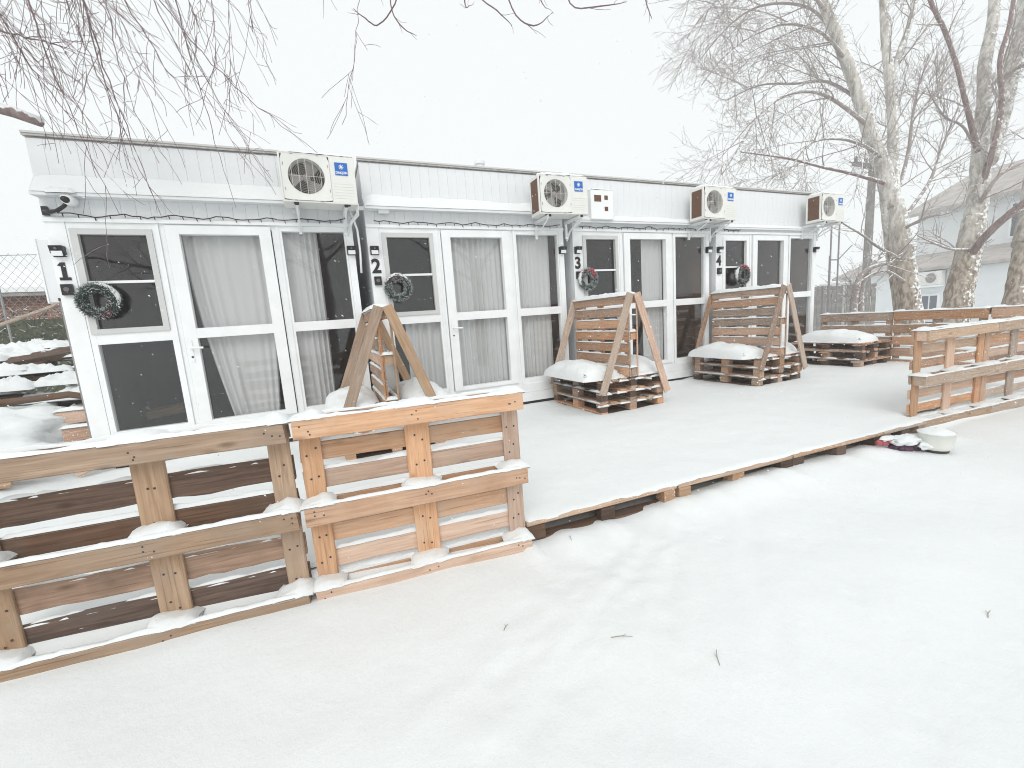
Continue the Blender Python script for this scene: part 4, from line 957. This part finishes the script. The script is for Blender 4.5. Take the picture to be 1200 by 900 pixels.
def make_tree(label, base, depth, limbs, seed, cfgs, group='bare snowy trees behind the rear fence'):
    """limbs: list of (material key, [(px, py, d_depth)...], [radii], shoots?) measured around the trunk's own distance"""
    t = thing('bare_tree', label, 'tree', base, 0, group)
    rr = random.Random(seed); tw_ = MB(); out_ = [tw_, tw_, t]
    for mk, pts, rad, cfg in limbs:
        W = [at(px, py, depth+dd)-base for px, py, dd in pts]
        P, ro = smooth_path(W, rad, 6, rr, .035)
        MB().tube(P, ro, 12 if rad[0] > .1 else 8).build('trunk' if rad[0] > .16 else 'limb', M[mk], t, True)
        if cfg: grow(P, ro[0], ro[-1], 2, rr, out_, 1.0, cfgs[cfg])
    tag(tw_.build('twigs', M['twig'], t), kind='stuff')
CF = {'fan': [(8.5, .55, .10, .035), (6.0, 1.0, .09, .05), (12, 2.0, .06, .05)],
      'mid': [(8.0, .5, .12, .01), (5.5, .9, .10, .01), (12, 1.5, .08, .005)],
      'few': [(5.5, .45, .12, .0), (4.0, .7, .10, .0), (6, 1.1, .08, .0)]}
DT = 10.6
def base_at(px, py, d):
    b = at(px, py, d); b.z = -.2; return b
bA = base_at(1064, 366, DT)
make_tree('forked pale trunked tree, leftmost of three, twigs arching left over cabin 4', bA, DT, [
    ('bark_pale', [(1068, 400, 0), (1066, 365, 0), (1059, 310, 0), (1052, 262, .0), (1046, 235, 0)], [.27, .255, .235, .22, .20], None),
    ('bark_pale', [(1055, 400, .25), (1054, 365, .25), (1045, 300, .2), (1040, 262, .1), (1038, 235, 0)], [.13, .12, .11, .11, .12], None),
    ('bark_pale', [(1046, 245, 0), (1034, 195, 0), (1018, 150, -.1), (1001, 95, -.15), (982, 45, -.2), (962, -5, -.3), (940, -70, -.4)], [.20, .175, .16, .145, .13, .11, .09], 'mid'),
    ('bark_pale', [(1047, 245, .1), (1047, 190, .15), (1046, 130, .2), (1040, 70, .3), (1036, 10, .4), (1034, -70, .5)], [.15, .125, .115, .105, .095, .07], 'mid'),
    ('bark_pale', [(1043, 100, .25), (1055, 60, .3), (1068, 20, .5), (1078, -40, .6)], [.09, .07, .06, .05], 'mid'),
    ('twig', [(1020, 150, -.1), (985, 122, -.4), (955, 108, -.7), (920, 112, -1.0), (890, 135, -1.3), (868, 170, -1.5), (846, 205, -1.6)], [.055, .045, .037, .03, .022, .016, .01], 'fan'),
    ('twig', [(1008, 118, -.1), (970, 96, .3), (930, 98, .6), (890, 100, .8), (850, 118, 1.0)], [.045, .036, .03, .022, .01], 'fan'),
    ('twig', [(995, 75, -.15), (965, 40, -.5), (925, 28, -.9), (885, 40, -1.2), (850, 65, -1.5), (822, 100, -1.6)], [.045, .036, .03, .022, .016, .01], 'fan'),
    ('twig', [(985, 50, -.2), (950, 10, .2), (900, 5, .5), (860, 25, .8), (820, 70, 1.0)], [.045, .036, .03, .022, .01], 'fan'),
    ('twig', [(970, 15, -.3), (930, -25, -.5), (880, -25, -.9), (835, 5, -1.3), (805, 45, -1.5)], [.045, .036, .03, .022, .01], 'fan'),
    ('bark_dark', [(1040, 216, 0), (1005, 205, -.5), (965, 196, -.8), (925, 186, -1.1), (868, 178, -1.4)], [.05, .04, .032, .025, .012], 'few'),
    ('twig', [(1040, 190, .0), (1015, 172, -.4), (985, 163, -.7), (950, 168, -1.0), (925, 200, -1.2)], [.045, .036, .03, .022, .01], 'fan'),
    ('twig', [(1058, 304, 0), (1030, 290, -.6), (1010, 275, -.8), (988, 262, -1.0)], [.04, .03, .025, .015], 'few'),
    ('twig', [(1063, 332, 0), (1040, 318, -.8), (1020, 322, -1.0), (1002, 335, -1.2)], [.035, .03, .02, .01], 'few'),
    ('twig', [(1052, 272, 0), (1085, 255, -.6), (1110, 250, -.8), (1128, 240, -1.0)], [.04, .03, .02, .01], 'few'),
    ('twig', [(1048, 238, .1), (1064, 180, .3), (1072, 120, .4), (1090, 60, .6)], [.05, .04, .03, .015], 'mid'),
    ('twig', [(1052, 264, 0), (1088, 215, .1), (1105, 170, .3), (1125, 120, .4)], [.045, .035, .025, .012], 'mid'),
], 21, CF)
bB = base_at(1124, 366, DT+.3)
make_tree('leaning pale tree with dark red limbs, middle of the three trunks', bB, DT+.3, [
    ('bark_pale', [(1113, 400, 0), (1120, 365, 0), (1130, 320, 0), (1137, 285, 0), (1142, 255, 0)], [.32, .295, .265, .25, .235], None),
    ('bark_pale', [(1141, 262, 0), (1148, 220, 0), (1149, 175, 0), (1153, 120, .1), (1155, 70, .15), (1164, 20, .2), (1168, -60, .3)], [.235, .21, .17, .145, .135, .12, .10], 'few'),
    ('bark_pale', [(1160, 190, .1), (1176, 130, .3), (1188, 70, .5), (1202, 0, .6), (1210, -60, .7)], [.14, .16, .17, .17, .15], 'few'),
    ('bark_dark', [(1150, 190, 0), (1133, 125, -.3), (1122, 80, -.4), (1108, 38, -.5), (1090, 0, -.6), (1070, -60, -.8)], [.08, .056, .052, .05, .046, .038], 'few'),
    ('bark_dark', [(1147, 228, 0), (1166, 165, -.4), (1174, 120, -.4), (1172, 70, -.4), (1184, 25, -.5), (1192, -40, -.5)], [.08, .058, .054, .05, .046, .038], 'few'),
    ('bark_dark', [(1134, 305, 0), (1152, 280, -.5), (1170, 262, -.8), (1200, 238, -1.2), (1240, 215, -1.6)], [.085, .082, .078, .07, .05], 'few'),
    ('twig', [(1144, 246, 0), (1156, 225, -.4), (1172, 205, -.6), (1200, 190, -.8)], [.05, .045, .035, .02], 'few'),
    ('twig', [(1138, 292, 0), (1115, 292, -.6), (1095, 285, -.8), (1075, 276, -.9)], [.04, .03, .022, .012], 'few'),
    ('twig', [(1149, 190, 0), (1130, 150, .2), (1105, 135, .4), (1085, 100, .6)], [.04, .03, .025, .012], 'mid'),
    ('twig', [(1154, 105, .1), (1190, 80, -.4), (1215, 75, -.7)], [.04, .03, .015], 'mid'),
], 33, CF)
bC = base_at(1188, 366, DT-.3)
make_tree('thick pale trunk at the right picture edge behind the fence', bC, DT-.3, [
    ('bark_pale', [(1180, 400, 0), (1187, 365, 0), (1196, 320, 0), (1203, 280, 0)], [.235, .225, .215, .21], None),
    ('bark_pale', [(1202, 288, 0), (1214, 220, .1), (1224, 140, .2), (1235, 40, .3), (1240, -60, .4)], [.25, .23, .22, .2, .18], 'few'),
], 44, CF)
# small dead tree right behind cabin 4, arching over the rail
bD = base_at(1000, 366, 9.8)
make_tree('small crooked bare tree arching over the tube rail behind cabin 4', bD, 9.8, [
    ('twig', [(998, 400, 0), (1000, 365, 0), (1003, 340, 0), (1010, 322, 0), (1025, 312, -.1), (1045, 308, -.2)], [.09, .08, .07, .06, .045, .03], 'few'),
    ('twig', [(1010, 400, .1), (1009, 365, .1), (1011, 335, .1), (1022, 310, .1), (1035, 300, .1)], [.07, .06, .05, .04, .02], 'few'),
], 51, CF, 'bare snowy trees behind the rear fence')

# weeping tree whose twigs hang into the picture at the upper left; its trunk stands outside the frame
bL = Vector((-2.6, -1.6, -.15))
t = thing('weeping_tree', 'bare weeping tree whose reddish twigs hang over cabin 1', 'tree', bL)
rr = random.Random(77)
def T(x, y, z): return Vector((x, y, z))-bL
P, ro = smooth_path([T(-2.6, -1.6, -.3), T(-2.55, -1.6, 1.6), T(-2.3, -1.55, 3.4), T(-1.6, -1.5, 5.0)], [.26, .22, .18, .13], 6, rr, .08); MB().tube(P, ro, 10).build('trunk', M['bark_pale'], t, True)
tw = MB()
limbs = [
    ([T(-2.35, -1.55, 3.3), T(-1.2, -1.3, 5.0), T(.3, -1.1, 5.9), T(1.9, -1.2, 6.0), T(3.4, -1.6, 5.6)], [.11, .08, .06, .045, .02]),
    ([T(-2.3, -1.55, 3.5), T(-1.4, -1.0, 4.9), T(-.2, -.6, 5.6), T(.9, -.4, 5.7), T(1.9, -.4, 5.4)], [.09, .07, .05, .04, .015]),
    ([T(-1.6, -1.5, 5.0), T(-.2, -2.0, 6.1), T(1.6, -2.3, 6.2), T(3.6, -2.5, 5.9), T(5.2, -2.6, 5.3)], [.10, .08, .06, .04, .015]),
    ([T(-2.0, -1.5, 4.2), T(-1.0, -.9, 5.3), T(.2, -.5, 5.9), T(1.4, -.3, 5.8)], [.08, .06, .045, .02])]
def strand(p, d, L, r, n=16, droop=.10, wob=.05, kids=5, depthlv=1):
    pts = wander(p, d, L, n, rr, wob, droop)
    MB().tube(pts, [max(.002, r*(1-.75*i/n)) for i in range(n+1)], 5, False).build('hanging_branch', M['twigred'], t)
    for k in range(kids):
        i = rr.randrange(2, n-1); dd = (pts[i+1]-pts[i]).normalized(); sd2 = dd.cross(Vector((rr.uniform(-1, 1), rr.uniform(-1, 1), rr.uniform(-1, 1)))).normalized()
        c = wander(pts[i], dd+sd2*rr.uniform(.25, .7), L*rr.uniform(.15, .45), 8, rr, wob*1.3, droop*.7)
        tw.tube(c, [max(.0019, r*.5*(1-.7*j/8)) for j in range(9)], 3, False)
        if depthlv:
            for q in range(2):
                j = rr.randrange(1, 7); d3 = (c[j+1]-c[j]).normalized(); s3 = d3.cross(Vector((rr.uniform(-1, 1), rr.uniform(-1, 1), rr.uniform(-1, 1)))).normalized()
                e = wander(c[j], d3+s3*.6, L*rr.uniform(.05, .16), 4, rr, .12, .02); tw.tube(e, [.0023, .0022, .002, .0018, .0016], 3, False)
for li, (lp, lr) in enumerate(limbs):
    P, ro = smooth_path(lp, lr, 6, rr, .15); MB().tube(P, ro, 8).build('limb', M['bark_dark'], t, True)
    n = [12, 12, 6, 8][li]
    for k in range(n):
        q = rr.uniform(.32, 1)*(len(P)-1) if li != 2 else rr.uniform(.3, .75)*(len(P)-1); i = min(int(q), len(P)-2); p = P[i].lerp(P[i+1], q-i)
        big = rr.random() < .3
        wx = p.x+bL.x
        L = max(.6, min(rr.uniform(1.0, 2.3), 2.7-.42*max(0, wx-.6)*(1 if li != 2 else 1.6)))
        strand(p, Vector((rr.uniform(.0, .75), rr.uniform(-.25, .35), rr.uniform(-.9, -.1))), L, (.0075 if big else .0042), 16, rr.uniform(.02, .10), .10, 7 if big else 4)
MORE = ()
for k in range(26):
    sx_ = rr.uniform(-80, 330) if k < 19 else rr.uniform(-80, 60); fall = 1 if sx_ < 170 else .75
    MORE += ((sx_, -70, rr.uniform(2.9, 3.7), sx_+rr.uniform(-10, 150), rr.uniform(40, 200)*fall, rr.uniform(3.0, 3.7), rr.choice((.003, .0035, .004, .006))),)
# a few long strands that reach down over the fascia
for (px, py, dd, tx, ty, td, r) in ((145, -60, 3.78, 372, 178, 3.96, 0.0072), (150, -60, 3.78, 300, 210, 4.05, 0.0064), (80, -60, 3.52, 190, 255, 3.76, 0.0080), (90, -50, 3.52, 180, 232, 3.76, 0.0072), (120, -60, 3.60, 185, 190, 3.84, 0.0056),
                                (60, -50, 3.36, 150, 160, 3.68, 0.0072), (-20, -20, 3.20, 100, 160, 3.60, 0.0080), (20, -40, 3.20, 140, 250, 3.68, 0.0064), (190, -60, 3.70, 277, 245, 4.14, 0.0064), (170, -60, 3.78, 318, 212, 4.05, 0.0056), (425, -60, 3.52, 402, 146, 3.61, 0.0032), (-30, 30, 3.20, 80, 60, 3.52, 0.0096)) + MORE:
    a = at(px, py, dd)-bL; b = at(tx, ty, td)-bL; n = 18; pts = []
    mid = (a+b)/2; sag = Vector((0, 0, -.22*(b-a).length*rr.uniform(.5, 1.0)))
    if tx > 250: c1 = a.lerp(b, .35)+sag*.9
    else: c1 = a.lerp(b, .5)+sag*-.35+Vector((rr.uniform(-.2, .1), 0, 0))
    for i in range(n+1):
        s = i/n; q = a*(1-s)**2+c1*2*s*(1-s)+b*s*s; pts.append(q+Vector([rr.gauss(0, .007) for _ in range(3)]))
    MB().tube(pts, [max(.0022, r*(1-.75*i/n)) for i in range(n+1)], 5, False).build('hanging_branch', M['twigred'], t)
    for k in range(6):
        i = rr.randrange(3, n-1); d_ = (pts[i+1]-pts[i]).normalized(); s2 = d_.cross(Vector((rr.uniform(-1, 1), rr.uniform(-1, 1), rr.uniform(-1, 1)))).normalized()
        c = wander(pts[i], d_+s2*.45, rr.uniform(.25, .7), 7, rr, .08, .03); tw.tube(c, [max(.002, r*.42*(1-.7*j/7)) for j in range(8)], 3, False)
        j = rr.randrange(1, 6); e = wander(c[j], (c[j+1]-c[j])+Vector((rr.uniform(-.1, .1), rr.uniform(-.1, .1), rr.uniform(-.1, .05))), rr.uniform(.1, .3), 5, rr, .1, .02); tw.tube(e, [.002]*5+[.0015], 3, False)
tag(tw.build('twigs', M['twigred'], t), kind='stuff')
# broken thick branch end at the left edge
P, ro = smooth_path([T(-2.2, -1.5, 3.6), T(-1.2, -1.1, 3.7), T(-.1, -.6, 3.5), at(48, 143, 3.5)-bL], [.09, .075, .055, .04], 5, rr, .1); MB().tube(P, ro, 8).build('limb', M['bark_dark'], t, True)
# twigs of a second crown above the picture centre
bU = Vector((7.4, -6.9, -.15))
t = thing('overhanging_tree', 'tree beyond the frame whose few twigs dip in at the top centre', 'tree', bU)
rr = random.Random(5)
tw = MB()
P, ro = smooth_path([Vector((0, 0, -.1)), Vector((0, .1, 2.5)), Vector((-.3, .6, 4.4)), Vector((-.8, 1.5, 5.6))], [.2, .17, .14, .1], 6, rr, .08); MB().tube(P, ro, 10).build('trunk', M['bark_pale'], t, True)
lp = [Vector((-.8, 1.5, 5.6)), at(800, -110, 3.4)-bU, at(650, -80, 3.4)-bU, at(520, -70, 3.5)-bU]
P, ro = smooth_path(lp, [.08, .05, .035, .02], 6, rr, .15); MB().tube(P, ro, 8).build('limb', M['bark_dark'], t, True)
for pts in ([(548, -60), (556, -10), (582, 12), (600, 30)], [(580, -60), (600, 10), (625, 30), (648, 14)], [(660, -60), (668, 4), (705, 7), (735, 2)], [(745, -60), (757, 0), (764, 22)], [(470, -60), (466, -5), (445, 28), (428, 22), (414, 10)], [(540, -50), (545, 5), (550, 6)], [(620, -60), (632, -5), (640, 10)], [(455, -60), (458, 5), (470, 30), (488, 42)]):
    W = [at(px, py, 3.5+rr.uniform(-.15, .15))-bU for px, py in pts]; Q, rq = smooth_path(W, [.008]+[.0055]*(len(W)-2)+[.002], 5, rr, .3)
    MB().tube(Q, rq, 5, False).build('hanging_branch', M['twigred'], t)
    for k in range(3):
        i = rr.randrange(4, len(Q)-1); d_ = (Q[i+1]-Q[i]).normalized() if (Q[i+1]-Q[i]).length > 0 else Vector((1, 0, 0)); c = wander(Q[i], d_+Vector((rr.uniform(-.6, .6), 0, rr.uniform(-.5, .3))), rr.uniform(.06, .2), 5, rr, .12, .02); tw.tube(c, [.0025, .0022, .002, .0017, .0014, .0012], 3, False)
tag(tw.build('twigs', M['twigred'], t), kind='stuff')

rr = random.Random(12)
for (x, y, h, lab) in ((-1.5, -12.5, 9.5, 'tall bare tree behind the viewer, mirrored in the glass of the nearest cabin'), (3.2, -15.5, 11, 'broad bare tree far behind the viewer, mirrored in the door glass'), (9.5, -13.0, 9, 'bare tree across the yard behind the viewer, mirrored in the right cabins')):
    t = thing('bare_tree', lab, 'tree', (x, y, -.2), 0, 'bare trees across the yard'); tw_ = MB(); o3 = [tw_, tw_, t]
    P, ro = smooth_path([(0, 0, 0), (.1, .1, h*.3), (-.1, .2, h*.6), (.15, .1, h)], [.30, .24, .16, .04], 6, rr, .05); MB().tube(P, ro, 10).build('trunk', M['bark_dark'], t, True)
    for k in range(11):
        q = P[rr.randrange(6, len(P)-3)]; a = rr.uniform(0, 6.28)
        L_ = wander(q, (math.cos(a), math.sin(a), rr.uniform(.3, 1)), rr.uniform(2, 3.6), 8, rr, .12, .0); MB().tube(L_, [.09*(1-.8*j/8) for j in range(9)], 6).build('limb', M['bark_dark'], t, True)
        grow(L_, .05, .01, 2, rr, o3, 1.0, CF['few'])
    tag(tw_.build('twigs', M['bark_dark'], t), kind='stuff')
# ------------------------------------------------------------------ dry stalks on the snow
for (x, y, L, a, lab) in ((3.96, -4.325, .09, -.6, 'short dry stalk lying on the snow left of centre foreground'), (4.22, -4.59, .07, .9, 'thin dry twig poking from the snow in the middle foreground'), (5.42, -4.94, .05, .2, 'tiny dry twig on the snow at the right foreground'), (4.2, -3.52, .05, 1.2, 'curled dry stalk beside the deck corner'), (3.55, -4.02, .035, .5, 'tiny dark bark crumb in the trampled snow')):
    t = thing('dry_stalk', lab, 'stalk', (x, y, gz(x, y)), a, 'dry stalks lying on the snow')
    MB().tube([(-L/2, 0, .0), (0, .004, .008), (L/2, 0, .012)], [.0014, .0017, .0009], 5).build('stem', M['twigdead'], t, True)
    MB().tube([(0, .003, .006), (L*.2, .014, .012)], [.0016, .0008], 4).build('side_shoot', M['twigdead'], t)

# ------------------------------------------------------------------ falling snow
rr = random.Random(99); V = []; F = []
for k in range(14000):
    d = 1.6+9.5*rr.random()**.7
    p = at(rr.uniform(-60, 1260), rr.uniform(-60, 760), d)
    if p.z < .05 or (p.y > -.06 and .55 < p.x < 12.3): continue
    s = rr.uniform(.0013, .0036); b = len(V)
    ax = Vector((.7, rr.uniform(-.4, .4), -.7)).normalized(); s1 = ax.orthogonal().normalized()
    s2 = ax.cross(s1)
    V += [p+ax*s*rr.uniform(1.3, 2.4), p-ax*s*rr.uniform(1.3, 2.4), p+s1*s, p-s1*s, p+s2*s, p-s2*s]
    F += [(b, b+2, b+4), (b, b+4, b+3), (b, b+3, b+5), (b, b+5, b+2), (b+1, b+4, b+2), (b+1, b+3, b+4), (b+1, b+5, b+3), (b+1, b+2, b+5)]
tag(obj('snowflakes', V, F, M['snow']), 'snowflakes falling all over the yard', 'snowflakes', kind='stuff')

# ------------------------------------------------------------------ air full of falling snow
hm = bpy.data.materials.new('snow_haze'); hm.use_nodes = True; hn_ = hm.node_tree.nodes; hn_.clear()
ho = hn_.new('ShaderNodeOutputMaterial'); pv = hn_.new('ShaderNodeVolumePrincipled'); pv.inputs['Color'].default_value = (.97, .98, .985, 1); pv.inputs['Density'].default_value = .005; pv.inputs['Anisotropy'].default_value = .2
hm.node_tree.links.new(pv.outputs[0], ho.inputs['Volume'])
tag(MB().box(-205, 215, -210, 205, -3, 14).build('haze', hm), 'pale haze of blowing snow filling the air', 'haze', kind='stuff')
